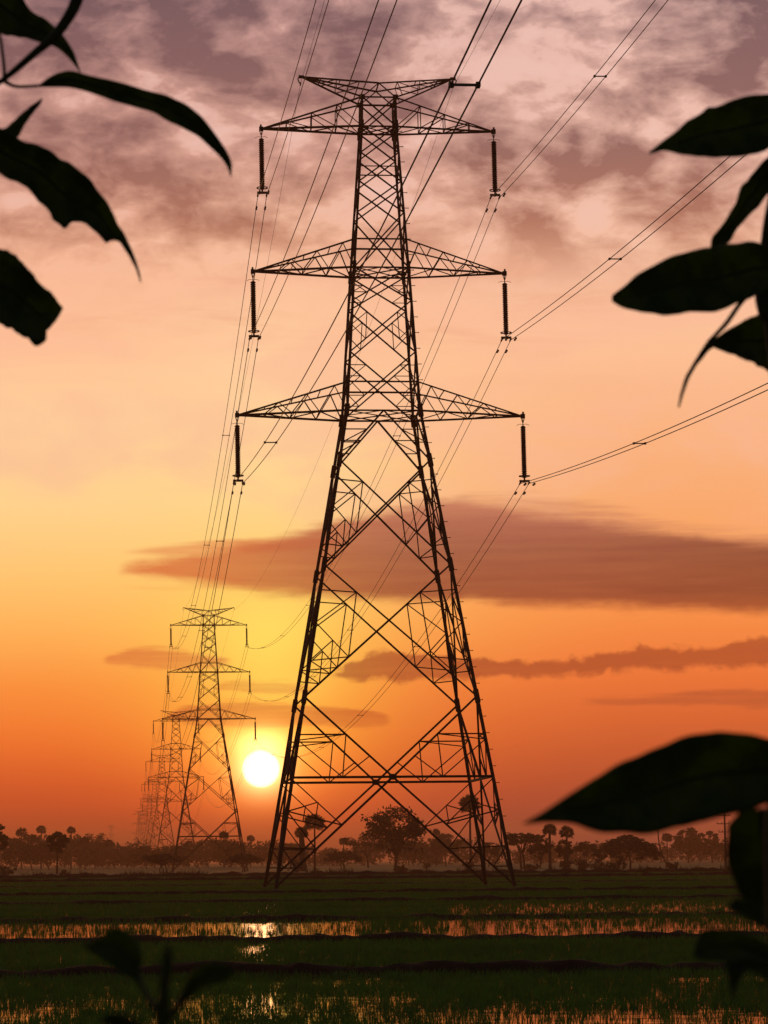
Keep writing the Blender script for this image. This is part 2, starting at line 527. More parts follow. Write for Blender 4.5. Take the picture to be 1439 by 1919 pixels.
class MB:
    """mesh builder: beams, tubes, boxes, lathes"""
    def __init__(self):
        self.v, self.f = [], []

    def beam(self, p, q, w, kind='L'):
        w *= .77 if kind == 'L' else 1
        p, q = Vector(p), Vector(q)
        d = q - p
        if d.length < 1e-5:
            return
        d.normalize()
        ref = Vector((0, 0, 1)) if abs(d.z) < .95 else Vector((0, 1, 0))
        a = d.cross(ref).normalized()
        b = a.cross(d).normalized()
        h, t = w / 2, w * .16
        prof = [(-h, -h), (h, -h), (h, -h + t), (-h + t, -h + t), (-h + t, h), (-h, h)] if kind == 'L' else [(-h, -h), (h, -h), (h, h), (-h, h)]
        n, k = len(self.v), len(prof)
        for c in (p, q):
            for x, y in prof:
                self.v.append(tuple(c + a * x + b * y))
        for i in range(k):
            j = (i + 1) % k
            self.f.append((n + i, n + j, n + k + j, n + k + i))
        if kind == 'L':
            for o in (0, k):
                fs = [(0, 1, 2, 3), (0, 3, 4, 5)]
                for f in fs:
                    self.f.append(tuple(n + o + i for i in (f if o else f[::-1])))
        else:
            self.f.append((n + 3, n + 2, n + 1, n))
            self.f.append((n + 4, n + 5, n + 6, n + 7))

    def box(self, c, s):
        x, y, z = c
        a, b, h = s[0] / 2, s[1] / 2, s[2] / 2
        n = len(self.v)
        for k in (-h, h):
            for i, j in ((-a, -b), (a, -b), (a, b), (-a, b)):
                self.v.append((x + i, y + j, z + k))
        for f in ((0, 3, 2, 1), (4, 5, 6, 7), (0, 1, 5, 4), (1, 2, 6, 5), (2, 3, 7, 6), (3, 0, 4, 7)):
            self.f.append(tuple(n + i for i in f))

    def tube(self, pts, rad, sides=6, caps=True):
        pts = [Vector(p) for p in pts]
        if not hasattr(rad, '__len__'):
            rad = [rad] * len(pts)
        n = len(self.v)
        prev = None
        for i, p in enumerate(pts):
            d = (pts[min(i + 1, len(pts) - 1)] - pts[max(i - 1, 0)]).normalized()
            if prev is None:
                ref = Vector((0, 0, 1)) if abs(d.z) < .9 else Vector((1, 0, 0))
                a = d.cross(ref).normalized()
            else:
                a = (prev - d * prev.dot(d)).normalized()
            prev = a
            b = d.cross(a)
            for k in range(sides):
                an = 2 * PI * k / sides
                self.v.append(tuple(p + (a * math.cos(an) + b * math.sin(an)) * rad[i]))
        for i in range(len(pts) - 1):
            for k in range(sides):
                j = (k + 1) % sides
                s = n + i * sides
                self.f.append((s + k, s + j, s + sides + j, s + sides + k))
        if caps:
            self.f.append(tuple(n + k for k in range(sides))[::-1])
            self.f.append(tuple(n + (len(pts) - 1) * sides + k for k in range(sides)))

    def lathe(self, prof, sides=12, c=(0, 0, 0)):
        n = len(self.v)
        for r, z in prof:
            for k in range(sides):
                an = 2 * PI * k / sides
                self.v.append((c[0] + r * math.cos(an), c[1] + r * math.sin(an), c[2] + z))
        for i in range(len(prof) - 1):
            for k in range(sides):
                j = (k + 1) % sides
                s = n + i * sides
                self.f.append((s + k, s + j, s + sides + j, s + sides + k))

    def torus(self, c, R, r, n1=18, n2=6):
        pts = [(c[0] + R * math.cos(2 * PI * k / n1), c[1] + R * math.sin(2 * PI * k / n1), c[2]) for k in range(n1 + 1)]
        self.tube(pts, r, n2, False)

    def mesh(self, name, smooth=False):
        me = bpy.data.meshes.new(name)
        me.from_pydata(self.v, [], self.f)
        if smooth:
            for p in me.polygons:
                p.use_smooth = True
        me.update()
        return me

    def build(self, name, m, parent=None, smooth=False):
        return link(name, self.mesh(name, smooth), m, parent)


def copy_tree(o, parent=None):
    c = o.copy()
    COL.objects.link(c)
    if parent is not None:
        c.parent = parent
    for ch in [x for x in KIDS.get(o.name, ())]:
        copy_tree(ch, c)
    return c


KIDS = {}


def index_children():
    KIDS.clear()
    for o in bpy.data.objects:
        if o.parent is not None:
            KIDS.setdefault(o.parent.name, []).append(o)


def lerp(a, b, t):
    return Vector(a) * (1 - t) + Vector(b) * t


# ------------------------------------------------------------------ setting: ground, water, banks
X_LIM, Y_FAR, Y_NEAR = 1600, 4400, -420


def grid_mesh(name, x0, x1, y0, y1, z, nx=1, ny=1):
    V = [(x0 + (x1 - x0) * i / nx, y0 + (y1 - y0) * j / ny, z) for j in range(ny + 1) for i in range(nx + 1)]
    T = [(j * (nx + 1) + i, j * (nx + 1) + i + 1, (j + 1) * (nx + 1) + i + 1, (j + 1) * (nx + 1) + i) for j in range(ny) for i in range(nx)]
    return npmesh(name, V, T)


g_ = link('ground', grid_mesh('ground', -X_LIM, X_LIM, Y_NEAR, Y_FAR, 0.0, 8, 8), GROUND)
tag(g_, 'flat dark farmland stretching to the horizon', kind='structure')


def half_w(Y):
    return .21 * Y + 4


def vnoise(x, y, s, seed):
    """cheap smooth 2-D noise in 0..1, numpy"""
    r = np.random.default_rng(seed)
    tab = r.random((64, 64))
    X, Yy = x / s, y / s
    xi, yi = np.floor(X).astype(int), np.floor(Yy).astype(int)
    fx, fy = X - xi, Yy - yi
    fx, fy = fx * fx * (3 - 2 * fx), fy * fy * (3 - 2 * fy)
    a, b = tab[xi % 64, yi % 64], tab[(xi + 1) % 64, yi % 64]
    c, d = tab[xi % 64, (yi + 1) % 64], tab[(xi + 1) % 64, (yi + 1) % 64]
    return (a * (1 - fx) + b * fx) * (1 - fy) + (c * (1 - fx) + d * fx) * fy


BANKS = [(25.0, .10), (41.0, .15), (58.2, .13), (80.0, .12), (112, .18), (141, .22), (190, .19), (243, .36), (303, .5)]


def bank_y(i, x):
    return BANKS[i][0] + .35 * math.sin(x * .11 + i * 1.7) * (.5 + BANKS[i][0] / 120) + .006 * x * math.cos(i * 2.3)


def make_bank(i, label):
    Y, h = BANKS[i]
    W = half_w(Y) + 6
    step = .22 if Y < 100 else .6
    n = int(2 * W / step)
    wid = .55 + Y / 220
    prof = [(-1.0, -.05), (-.62, .55), (-.3, .93), (.05, 1.0), (.35, .9), (.65, .5), (1.0, -.05)]
    V, T = [], []
    ph = [random.uniform(0, 6) for _ in range(4)]
    for k in range(n + 1):
        x = -W + 2 * W * k / n
        hh = h * (1 + .12 * math.sin(x * 1.3 + ph[0]) + .14 * math.sin(x * 3.7 + ph[1]) + random.uniform(-.14, .14))
        if Y < 100:
            hh += .07 * vnoise(np.array([x + 60.]), np.array([0.]), .42, 90 + i)[0] - .02
        if Y < 50:
            hh *= 1 + .12 * math.sin(x * .5 + ph[2])
        yc = bank_y(i, x) + random.uniform(-.03, .03)
        for a, b in prof:
            V.append((x + random.uniform(-.05, .05), yc + a * wid, b * hh + random.uniform(-.02, .02) * (b > 0)))
    m = len(prof)
    for k in range(n):
        for j in range(m - 1):
            s = k * m + j
            T.append((s, s + m, s + m + 1, s + 1))
    o = link('earth_bank', npmesh('earth_bank', V, T, True), SOIL)
    return tag(o, label, kind='structure')


for i, lb in enumerate(('low mud bank at the near edge of the paddy', 'dark lumpy mud bank between the two nearest paddies',
                        'thin mud bank in front of the shining flooded strip', 'dark bank behind the shining flooded strip',
                        'bank crossing the green fields ahead of the tower', 'bank just in front of the tower feet',
                        'low bank behind the tower feet', 'weedy bank across the far green field', 'far dark bank below the trees')):
    make_bank(i, lb)

# flooded paddies: one sheet of standing water from bank to bank
for i, lb in ((0, 'standing water among the nearest rice'), (1, 'standing water under the dense green rice'),
              (2, 'shining strip of flooded paddy reflecting the sunset'), (3, 'narrow flooded strip behind the shining one')):
    V, T = [], []
    W = half_w(BANKS[i + 1][0]) + 5
    n = 40
    for k in range(n + 1):
        x = -W + 2 * W * k / n
        V += [(x, bank_y(i, x), .03), (x, bank_y(i + 1, x), .03)]
    for k in range(n):
        T.append((2 * k, 2 * k + 2, 2 * k + 3, 2 * k + 1))
    tag(link('paddy_water', npmesh('paddy_water', V, T), WATER), lb, kind='structure')


def blades(name, P, h, w, nb, spread, lean, m, label, seed):
    """P: (n,2) tuft positions; nb blades each, bent tapering strips"""
    r = np.random.default_rng(seed)
    n = len(P) * nb
    base = np.repeat(P, nb, 0) + r.normal(0, spread, (n, 2))
    hh = np.repeat(h * r.uniform(.7, 1.2, len(P)), nb) * r.uniform(.6, 1.1, n)
    an = r.uniform(0, 2 * PI, n)
    ln = hh * lean * r.random(n)
    face = r.uniform(0, PI, n)
    ww = w * r.uniform(.6, 1.2, n) / 2
    V = np.zeros((n, 5, 3), np.float32)
    cx, sy = np.cos(face) * ww, np.sin(face) * ww
    dx, dy = np.cos(an) * ln, np.sin(an) * ln
    for k, (s, z, l) in enumerate(((-1, 0, 0), (1, 0, 0), (-.8, .55, .35), (.8, .55, .35), (0, 1, 1))):
        V[:, k, 0] = base[:, 0] + cx * s + dx * l
        V[:, k, 1] = base[:, 1] + sy * s + dy * l
        V[:, k, 2] = hh * z
    T = np.array([(0, 1, 3), (0, 3, 2), (2, 3, 4)])[None] + (np.arange(n) * 5)[:, None, None]
    o = link(name, npmesh(name, V.reshape(-1, 3), T.reshape(-1, 3)), m)
    return tag(o, label, kind='stuff')


def field_points(i, dens, seed, keep=None, wscale=1.0):
    r = np.random.default_rng(seed)
    ya, yb = BANKS[i][0] + .5, BANKS[i + 1][0] - .5
    W = half_w(yb) * wscale
    n = int(2 * W * (yb - ya) * dens)
    x, y = r.uniform(-W, W, n), r.uniform(ya, yb, n)
    ok = np.abs(x) < half_w(1) + .21 * y
    if keep is not None:
        ok &= r.random(n) < keep(x, y)
    return np.stack([x, y], 1)[ok]


def keep_near(x, y):
    d = (.22 + .78 * np.clip((y - 34.0) / 2.5, 0, 1)) * np.where(y > 37.4, .12, 1) * np.where((y > 32) & (vnoise(x + 11, y, .5, 15) > .62), .5, 1)
    d = np.where(y < 31, d * .3, d)
    pn = vnoise(x + 50, y * .55 + 9, 1.0, 3) * .6 + vnoise(x + 50, y * .6, 2.7, 4) * .4
    fine = vnoise(x * 1.0 + 30, y + 70, .32, 13)
    op = np.clip((pn * .55 + fine * .45 - .39) / .30, .14, .9)
    return d + (1 - d) * op


def keep_strip(x, y):
    u = 719.5 + x / y * F_PX
    g = vnoise(x + 90, y, 3.5, 5)
    a = np.clip((g - .3) * 1.6, .3, .8)
    mid = np.exp(-((u - 745) / 45) ** 2)
    return np.clip(a + 3 * mid, 0, 1)


def keep_mid(x, y):
    e = ((x + 2.32 + (y - 52) * .046) / .36) ** 2 + ((y - 52.5) / 4.2) ** 2
    k = np.where(e < 1, .12 + .75 * (vnoise(x * 1.0 + 20, y * .25 + 5, .16, 17) > .5), 1.0)
    return np.where(y > 56.3, .1, k)


def keep_thin(x, y):
    u = 719.5 + x / y * F_PX
    return np.clip(np.where(u > 830, .42, .9) + (vnoise(x + 90, y, 5, 6) - .5) * .5, .08, 1)


blades('rice_plants', field_points(0, 105, 21, keep_near), .145, .009, 7, .03, .65, RICE, 'dense young rice in the nearest paddy', 31)
blades('rice_plants', field_points(1, 46, 22, keep_mid), .16, .012, 7, .05, .6, RICE, 'even green rice behind the lumpy mud bank', 32)
blades('rice_seedlings', field_points(2, 17.0, 23, keep_strip), .185, .014, 5, .03, .35, RICE, 'sparse rice seedlings standing in the shining strip', 33)
blades('rice_seedlings', field_points(3, 24.0, 24, keep_thin), .16, .02, 5, .05, .4, RICE, 'thin rice rows in the narrow flooded strip', 34)
blades('rice_plants', field_points(4, 11, 25), .16, .04, 7, .12, .6, RICE, 'green rice in front of the tower feet', 35)
blades('rice_plants', field_points(5, 6, 26), .17, .06, 7, .16, .6, RICE, 'green rice around the tower feet', 36)
blades('rice_plants', field_points(6, 4, 27), .18, .08, 7, .2, .6, RICE, 'green rice just behind the tower', 37)
blades('rice_plants', field_points(7, 3, 28), .20, .1, 7, .25, .6, RICE, 'far green rice below the weedy bank', 38)
for i, (dens, h, w) in {1: (16, .10, .012), 3: (12, .08, .016), 4: (9, .08, .02), 5: (8, .1, .03), 7: (6, .25, .05), 8: (6, .5, .09)}.items():
    W = half_w(BANKS[i][0])
    n = int(2 * W * dens)
    r = np.random.default_rng(60 + i)
    x = r.uniform(-W, W, n)
    x = x[vnoise(x + 200, x * 0, 1.6, 70 + i) > .42]
    y = np.array([bank_y(i, a) for a in x]) + r.normal(0, .2 + BANKS[i][0] / 500, len(x))
    o = blades('bank_grass', np.stack([x, y], 1), h + BANKS[i][1] * .8, w, 6, .08, .7, DRYG,
               {1: 'weeds on the dark lumpy mud bank', 3: 'weeds on the bank behind the shining strip', 4: 'weeds on the bank ahead of the tower',
                5: 'weeds on the bank at the tower feet', 7: 'weeds on the bank across the far field', 8: 'rough dark grass along the far bank'}[i], 80 + i)

# ------------------------------------------------------------------ lattice tower
Z_W, Z_LO, Z_LOT, Z_MID, Z_MIDT, Z_TOP, Z_TT = 6.05, 26.46, 28.1, 34.66, 36.31, 42.9, 44.6
L_LO, L_MID, L_TOP, L_H, Z_H, Z_C = 8.07, 7.15, 6.64, 4.34, 45.96, 45.41
PROF = [(0, 6.39), (26.46, 2.035), (34.66, 1.527), (42.9, .974), (44.6, .943)]


def hw(z):
    for (a, b), (c, d) in zip(PROF, PROF[1:]):
        if z <= c:
            return b + (d - b) * (z - a) / (c - a)
    return PROF[-1][1]


def corner(sx, sy, z):
    h = hw(z)
    return Vector((sx * h, sy * h, z))


FACES = [((-1, -1), (1, -1)), ((1, -1), (1, 1)), ((1, 1), (-1, 1)), ((-1, 1), (-1, -1))]


def tower_parts():
    """list of (name, MB, material, children) - children the same"""
    parts = []
    RW, DW, CW = .08, .125, .145
    # legs
    for i, (sx, sy) in enumerate(((-1, -1), (1, -1), (1, 1), (-1, 1))):
        b = MB()
        zs = [0, Z_W, 10.4, 17.7, 23.6, Z_LO, Z_MID, Z_TOP, Z_TT]
        ws = [.25, .25, .24, .23, .22, .2, .17, .15]
        for z0, z1, w in zip(zs, zs[1:], ws):
            b.beam(corner(sx, sy, z0 - (.1 if z0 == 0 else 0)), corner(sx, sy, z1), w)
        for z in (10.4, 17.7, 23.6, Z_LO, Z_MID, Z_TOP):        # splice plates
            b.beam(corner(sx, sy, z - .35), corner(sx, sy, z + .35), .27 if z < 30 else .2, 'B')
        for z, s in ((Z_TT, .3), (Z_TOP, .26)):
            b.box(corner(sx, sy, z), (s, .03, s))
        ft = MB()
        c = corner(sx, sy, .1)
        ft.lathe([(.0, .22), (.2, .2), (.24, .16), (.3, -.3)], 14, (c.x, c.y, -.05))
        kids = [('footing', ft, CONCRETE, [])]
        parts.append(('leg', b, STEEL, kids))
    # waist belt
    b = MB()
    for (p, q) in FACES:
        a, c = corner(*p, Z_W), corner(*q, Z_W)
        b.beam(a, c, .17)
    parts.append(('waist_beam', b, STEEL, []))

    # bracing panels
    def mid_node(p, q, z0, z1):
        h0, h1 = hw(z0), hw(z1)
        zc = z0 + (z1 - z0) * h0 / (h0 + h1)
        return (corner(*p, zc) + corner(*q, zc)) / 2, zc

    for fi, (p, q) in enumerate(FACES):
        # panel A: feet to 10.4, crossing on the waist beam
        b = MB()
        z0, z1 = 0.0, 10.4
        C = (corner(*p, Z_W) + corner(*q, Z_W)) / 2
        b.box(C, (.5, .5, .3) if False else ((.42, .04, .32) if p[1] == q[1] else (.04, .42, .32)))
        for s in (p, q):
            top, foot, wst = corner(*s, z1), corner(*s, z0 + .25), corner(*s, Z_W)
            b.beam(foot, C, DW + .02)
            b.beam(top, C, DW + .02)
            P, V_ = lerp(top, C, .47), lerp(wst, C, .5)
            T_ = lerp(top, C, .74)
            b.beam(P, corner(*s, P.z), RW + .02)
            b.beam(P, V_, RW)
            b.beam(T_, V_, RW)
            M_ = corner(*s, Z_W + (z1 - Z_W) * .46)
            b.beam(P, M_, RW)
            b.beam(M_, V_, RW)
            Q, R_ = lerp(foot, C, .56), lerp(foot, C, .34)
            Q2 = lerp(foot, C, .17)
            b.beam(corner(*s, Z_W - .1), Q, RW)
            lo = corner(*s, Q.z + .75)
            b.beam(lo, Q, RW + .02)
            b.beam(lo, lerp(corner(*s, Z_W), Q, .52), RW)
            b.beam(lerp(lo, Q, .52), lerp(corner(*s, Z_W), Q, .52), RW)
            b.beam(corner(*s, R_.z + .1), R_, RW + .01)
            b.beam(lo, R_, RW)
            b.beam(corner(*s, Q2.z), Q2, RW)
            b.beam(corner(*s, R_.z + .1), Q2, RW)
        parts.append(('bracing_panel', b, STEEL, []))
        for z0, z1, lev in ((10.4, 17.7, 2), (17.7, 23.6, 2)):
            b = MB()
            C, zc = mid_node(p, q, z0, z1)
            for s in (p, q):
                lo, hi = corner(*s, z0), corner(*s, z1)
                b.beam(lo, C, DW)
                b.beam(hi, C, DW)
                P, Q = lerp(hi, C, .5), lerp(lo, C, .52)
                M_ = corner(*s, zc - .1)
                b.beam(P, corner(*s, P.z + .15), RW)
                b.beam(P, M_, RW)
                b.beam(M_, Q, RW)
                b.beam(P, Q, RW)
                R_, S_ = lerp(lo, C, .30), lerp(M_, Q, .52)
                b.beam(R_, S_, RW)
                N_ = corner(*s, (zc + z0) / 2 - .1)
                b.beam(S_, N_, RW)
                b.beam(N_, R_, RW)
                b.beam(R_, corner(*s, R_.z + .12), RW)
                if z0 < 12:
                    b.beam(Q, corner(*s, Q.z - .2), RW)
            parts.append(('bracing_panel', b, STEEL, []))
        # panel D: inverted V under the lowest crossarm
        b = MB()
        ap = (corner(*p, Z_LO) + corner(*q, Z_LO)) / 2
        for s in (p, q):
            lo = corner(*s, 23.6)
            b.beam(lo, ap, DW)
            for t_ in (.36, .62):
                P = lerp(lo, ap, t_)
                b.beam(P, corner(*s, P.z), RW)
            b.beam(lerp(lo, ap, .62), corner(*s, lerp(lo, ap, .36).z), RW)
        parts.append(('bracing_panel', b, STEEL, []))
        for z0, z1, red in ((Z_LO, 29.8, 1), (29.8, 32.75, 2), (32.75, Z_MID, 1), (Z_MID, 37.85, 0), (37.85, 39.67, 0), (39.67, 41.35, 3), (41.35, Z_TOP, 0), (Z_TOP, Z_TT, 0)):
            b = MB()
            b.beam(corner(*p, z0), corner(*q, z1), .105)
            b.beam(corner(*q, z0), corner(*p, z1), .105)
            C, zc = mid_node(p, q, z0, z1)
            if red == 3:
                b.beam(corner(*p, zc), corner(*q, zc), RW)
            if red in (1, 2):
                for s in (p, q):
                    P, Q = lerp(corner(*s, z1), C, .48), lerp(corner(*s, z0), C, .48)
                    if red == 2:
                        b.beam(P, Q, .06)
                    else:
                        b.beam(P, corner(*s, P.z), .06)
                        b.beam(Q, corner(*s, Q.z), .06)
                    b.beam(P, corner(*s, zc), .06)
                    b.beam(Q, corner(*s, zc), .06)
            parts.append(('bracing_panel', b, STEEL, []))
    # horizontal frames at the arms
    for z in (Z_LO, Z_LOT, Z_MID, Z_MIDT, Z_TOP, Z_TT):
        b = MB()
        for (p, q) in FACES:
            b.beam(corner(*p, z), corner(*q, z), CW - .02)
        if z in (Z_LO, Z_MID, Z_TOP):
            b.beam(corner(-1, -1, z), corner(1, 1, z), .08)
            b.beam(corner(1, -1, z), corner(-1, 1, z), .08)
            mids = [(corner(*p, z) + corner(*q, z)) / 2 for p, q in FACES]
            for k in range(4):
                b.beam(mids[k], mids[(k + 1) % 4], .07)
        parts.append(('level_frame', b, STEEL, []))

    # crossarms
    def arm(s, L, zb, zt, nb, posts):
        tip = Vector((s * L, 0, zb))
        lo, up, web = MB(), MB(), MB()
        for sy in (-1, 1):
            lo.beam(corner(s, sy, zb), tip, CW)
            up.beam(corner(s, sy, zt), tip, CW - .035)
        lo.box(tip, (.24, .2, .24))
        lo.box(tip + Vector((s * .02, 0, .14)), (.1, .08, .22))
        P = lambda sy, t_: lerp(corner(s, sy, zb), tip, t_)
        Q = lambda sy, t_: lerp(corner(s, sy, zt), tip, t_)
        for sy in (-1, 1):
            for k in range(1, nb):
                t0, t1 = k / nb, (k + 1) / nb
                if posts:
                    web.beam(P(sy, t0), Q(sy, t0), .07)
                    web.beam(Q(sy, t0), P(sy, (k - 1) / nb), .07)
                else:
                    tm = (k - .5) / nb
                    web.beam(P(sy, (k - 1) / nb), Q(sy, tm), .07)
                    web.beam(Q(sy, tm), P(sy, t0), .07)
        for k in range(nb):
            a, c = k / nb, (k + 1) / nb
            web.beam(P(-1 if k % 2 else 1, a), P(1 if k % 2 else -1, c), .075)
            web.beam(P(-1, a), P(1, a), .07)
            if k:
                web.beam(Q(-1, a), Q(1, a), .06)
        parts.append(('crossarm', lo, STEEL, [('upper_tie', up, STEEL, []), ('web_bracing', web, STEEL, [])]))

    for s in (-1, 1):
        arm(s, L_LO, Z_LO, Z_LOT, 4, False)
        arm(s, L_MID, Z_MID, Z_MIDT, 4, False)
        arm(s, L_TOP, Z_TOP, Z_TT, 4, True)
    # earth-wire peaks: V of two arms
    for s in (-1, 1):
        tip = Vector((s * L_H, 0, Z_H))
        b, web = MB(), MB()
        for sy in (-1, 1):
            top = Vector((0, sy * hw(Z_TT), Z_C))
            bot = corner(s, sy, Z_TT)
            b.beam(top, tip, .115)
            b.beam(bot, tip, .115)
            b.beam(bot, top, .08)
            for k, (a, c) in enumerate(((.25, .12), (.25, .42), (.55, .42), (.55, .68), (.8, .68))):
                web.beam(lerp(top, tip, a), lerp(bot, tip, c), .06)
        for t_ in (.25, .5, .75):
            web.beam(lerp(Vector((0, -hw(Z_TT), Z_C)), tip, t_), lerp(Vector((0, hw(Z_TT), Z_C)), tip, t_), .055)
        b.beam(Vector((0, -hw(Z_TT), Z_C)), Vector((0, hw(Z_TT), Z_C)), .09)
        b.box(tip, (.3, .2, .14))
        cl = MB()
        cl.tube([tip + Vector((s * .12, 0, 0)), tip + Vector((s * .2, 0, -.12)), tip + Vector((s * .14, 0, -.3)), tip + Vector((s * .05, 0, -.42))], .035, 6)
        cl.beam(tip + Vector((s * .05, -.3, -.42)), tip + Vector((s * .05, .3, -.42)), .06, 'B')
        parts.append(('peak_arm', b, STEEL, [('web_bracing', web, STEEL, []), ('wire_clamp', cl, STEEL2, [])]))
    return parts


PSI, SPAN, X1, D1 = 0.08804, 350.58, -0.1409, 162.86
LDIR = Vector((-math.sin(PSI), math.cos(PSI), 0))
LNRM = Vector((math.cos(PSI), math.sin(PSI), 0))


def tower_base(t):
    p = Vector((X1, D1, 0)) + LDIR * (SPAN * t)
    return p


TPARTS = tower_parts()
TLAB = ['huge steel lattice pylon standing in the rice field, nearest of the row',
        'second steel pylon in the row, left of the setting sun',
        'third pylon in the row, seen through the legs of the second',
        'fourth pylon in the row, faint behind the third',
        'fifth pylon in the row, very faint in the haze',
        'sixth pylon in the row, almost lost in haze',
        'seventh pylon in the row, palest and farthest along the line']
TGRP = 'lattice pylons of the power line'
root0 = thing('lattice_tower', TLAB[0], 'pylon', tower_base(0), PSI, TGRP)
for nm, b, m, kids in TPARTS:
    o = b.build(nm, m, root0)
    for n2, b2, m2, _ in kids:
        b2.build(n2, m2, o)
index_children()
for t in (1, 2, 3):
    c = copy_tree(root0)
    c.location = tower_base(t)
    tag(c, TLAB[t], 'pylon', TGRP)
# step bolts up one leg of the nearest pylon
bolt = MB()
bolt.beam((0, 0, 0), (.28, 0, 0), .035, 'B')
bolt.beam((.26, 0, 0), (.29, 0, 0), .06, 'B')
bolt_me = bolt.mesh('step_bolt')
bolt_leg = [o for o in root0.children if o.name.startswith('leg')][1]
z = 3.0
while z < 43:
    o = link('step_bolt', bolt_me, STEEL, bolt_leg)
    o.location = corner(1, -1, z)
    z += .9
# far copies: one mesh each, too small to show parts
allb = MB()
for nm, b, m, kids in TPARTS:
    for bb in [b] + [k[1] for k in kids if k[0] != 'step_bolts']:
        n = len(allb.v)
        allb.v += bb.v
        allb.f += [tuple(i + n for i in f) for f in bb.f]
far_me = allb.mesh('lattice_tower')
far_me.materials.append(STEEL)


def far_tower(loc, rot, label):
    o = link('lattice_tower', far_me, None)
    o.location = loc
    o.rotation_euler = (0, 0, rot)
    return tag(o, label, 'pylon', TGRP)


for t in (4, 5, 6):
    far_tower(tower_base(t), PSI, TLAB[t])
pt = at(261, 1630, 2520)
far_tower((pt.x, pt.y, 0), PSI + .5, 'faint pylon beyond the row where the line bends left')
pt = at(208, 1630, 3450)
far_tower((pt.x, pt.y, 0), PSI + .6, 'tiny pale pylon alone above the left tree line')

# ------------------------------------------------------------------ insulators and wires
SWING = math.radians(.7)
INS_L = 3.72
BSEP = .5


def insulator_parts():
    link_, disc, ring, yoke, horn = MB(), MB(), MB(), MB(), MB()
    link_.tube([(0, 0, .05), (0, 0, -.46)], .03, 6)
    link_.beam((-.09, 0, -.02), (0, 0, -.3), .035, 'B')
    link_.beam((.09, 0, -.02), (0, 0, -.3), .035, 'B')
    prof = [(.03, -.42)]
    z = -.46
    while z > -3.36:
        prof += [(.11, z), (.12, z - .015), (.155, z - .05), (.16, z - .07), (.12, z - .08), (.11, z - .1)]
        z -= .105
    disc.lathe(prof, 12)
    ring.torus((0, 0, -3.3), .30, .032, 20, 6)
    for k in range(3):
        an = k * 2 * PI / 3
        ring.tube([(0, 0, -3.4), (.3 * math.cos(an), .3 * math.sin(an), -3.3)], .018, 5)
    yoke.tube([(0, 0, -3.34), (0, 0, -3.6)], .05, 8)
    yoke.beam((-BSEP / 2 - .04, 0, -3.58), (BSEP / 2 + .04, 0, -3.58), .12, 'B')
    for s in (-1, 1):
        yoke.beam((s * BSEP / 2, 0, -3.56), (s * BSEP / 2, 0, -3.74), .07, 'B')
        yoke.tube([(s * BSEP / 2, -.32, -3.72), (s * BSEP / 2, 0, -3.68), (s * BSEP / 2, .32, -3.72)], .05, 6)
        horn.tube([(0, 0, -.36), (s * .17, 0, -.33), (s * .3, 0, -.37), (s * .36, 0, -.41)], .013, 5)
    return [('end_fitting', link_, STEEL2), ('disc_stack', disc, GLASS), ('corona_ring', ring, STEEL2), ('yoke_plate', yoke, STEEL2), ('arcing_horn', horn, STEEL2)]


ARMS = [('top', L_TOP, Z_TOP), ('middle', L_MID, Z_MID), ('lowest', L_LO, Z_LO)]
TNAME = ['nearest pylon', 'second pylon', 'third pylon', 'fourth pylon', 'fifth pylon']


def tip_point(t, s, L, z):
    return tower_base(t) + LNRM * (s * L) + Vector((0, 0, z - .12))


def bundle_point(t, s, L, z):
    return tip_point(t, s, L, z) + LNRM * (math.sin(SWING) * INS_L) + Vector((0, 0, -math.cos(SWING) * INS_L))


IP = insulator_parts()
insmall = MB()
for _, b, _m in IP:
    n = len(insmall.v)
    insmall.v += b.v
    insmall.f += [tuple(i + n for i in f) for f in b.f]
ins_me = insmall.mesh('insulator_string')
ins_me.materials.append(GLASS)
ins0 = None
for t in range(5):
    for nm, L, z in ARMS:
        for s, sd in ((-1, 'left'), (1, 'right')):
            p = tip_point(t, s, L, z)
            lab = 'dark insulator string under the %s tip of the %s crossarm, %s' % (sd, nm, TNAME[t])
            grp = 'insulator strings hanging from the pylons'
            if t < 2:
                if ins0 is None:
                    o = ins0 = thing('insulator_string', lab, 'insulator', p, PSI, grp)
                    for n2, b2, m2 in IP:
                        b2.build(n2, m2, o, n2 == 'disc_stack')
                    index_children()
                else:
                    o = copy_tree(ins0)
                    tag(o, lab, 'insulator', grp)
            else:
                o = link('insulator_string', ins_me, None)
                tag(o, lab, 'insulator', grp)
            o.location = p
            o.rotation_euler = (0, -SWING, PSI)


def sag_pts(p, q, sag, n):
    out = []
    for k in range(n + 1):
        t_ = k / n
        c = p.lerp(q, t_)
        c.z -= 4 * sag * t_ * (1 - t_)
        out.append(c)
    return out


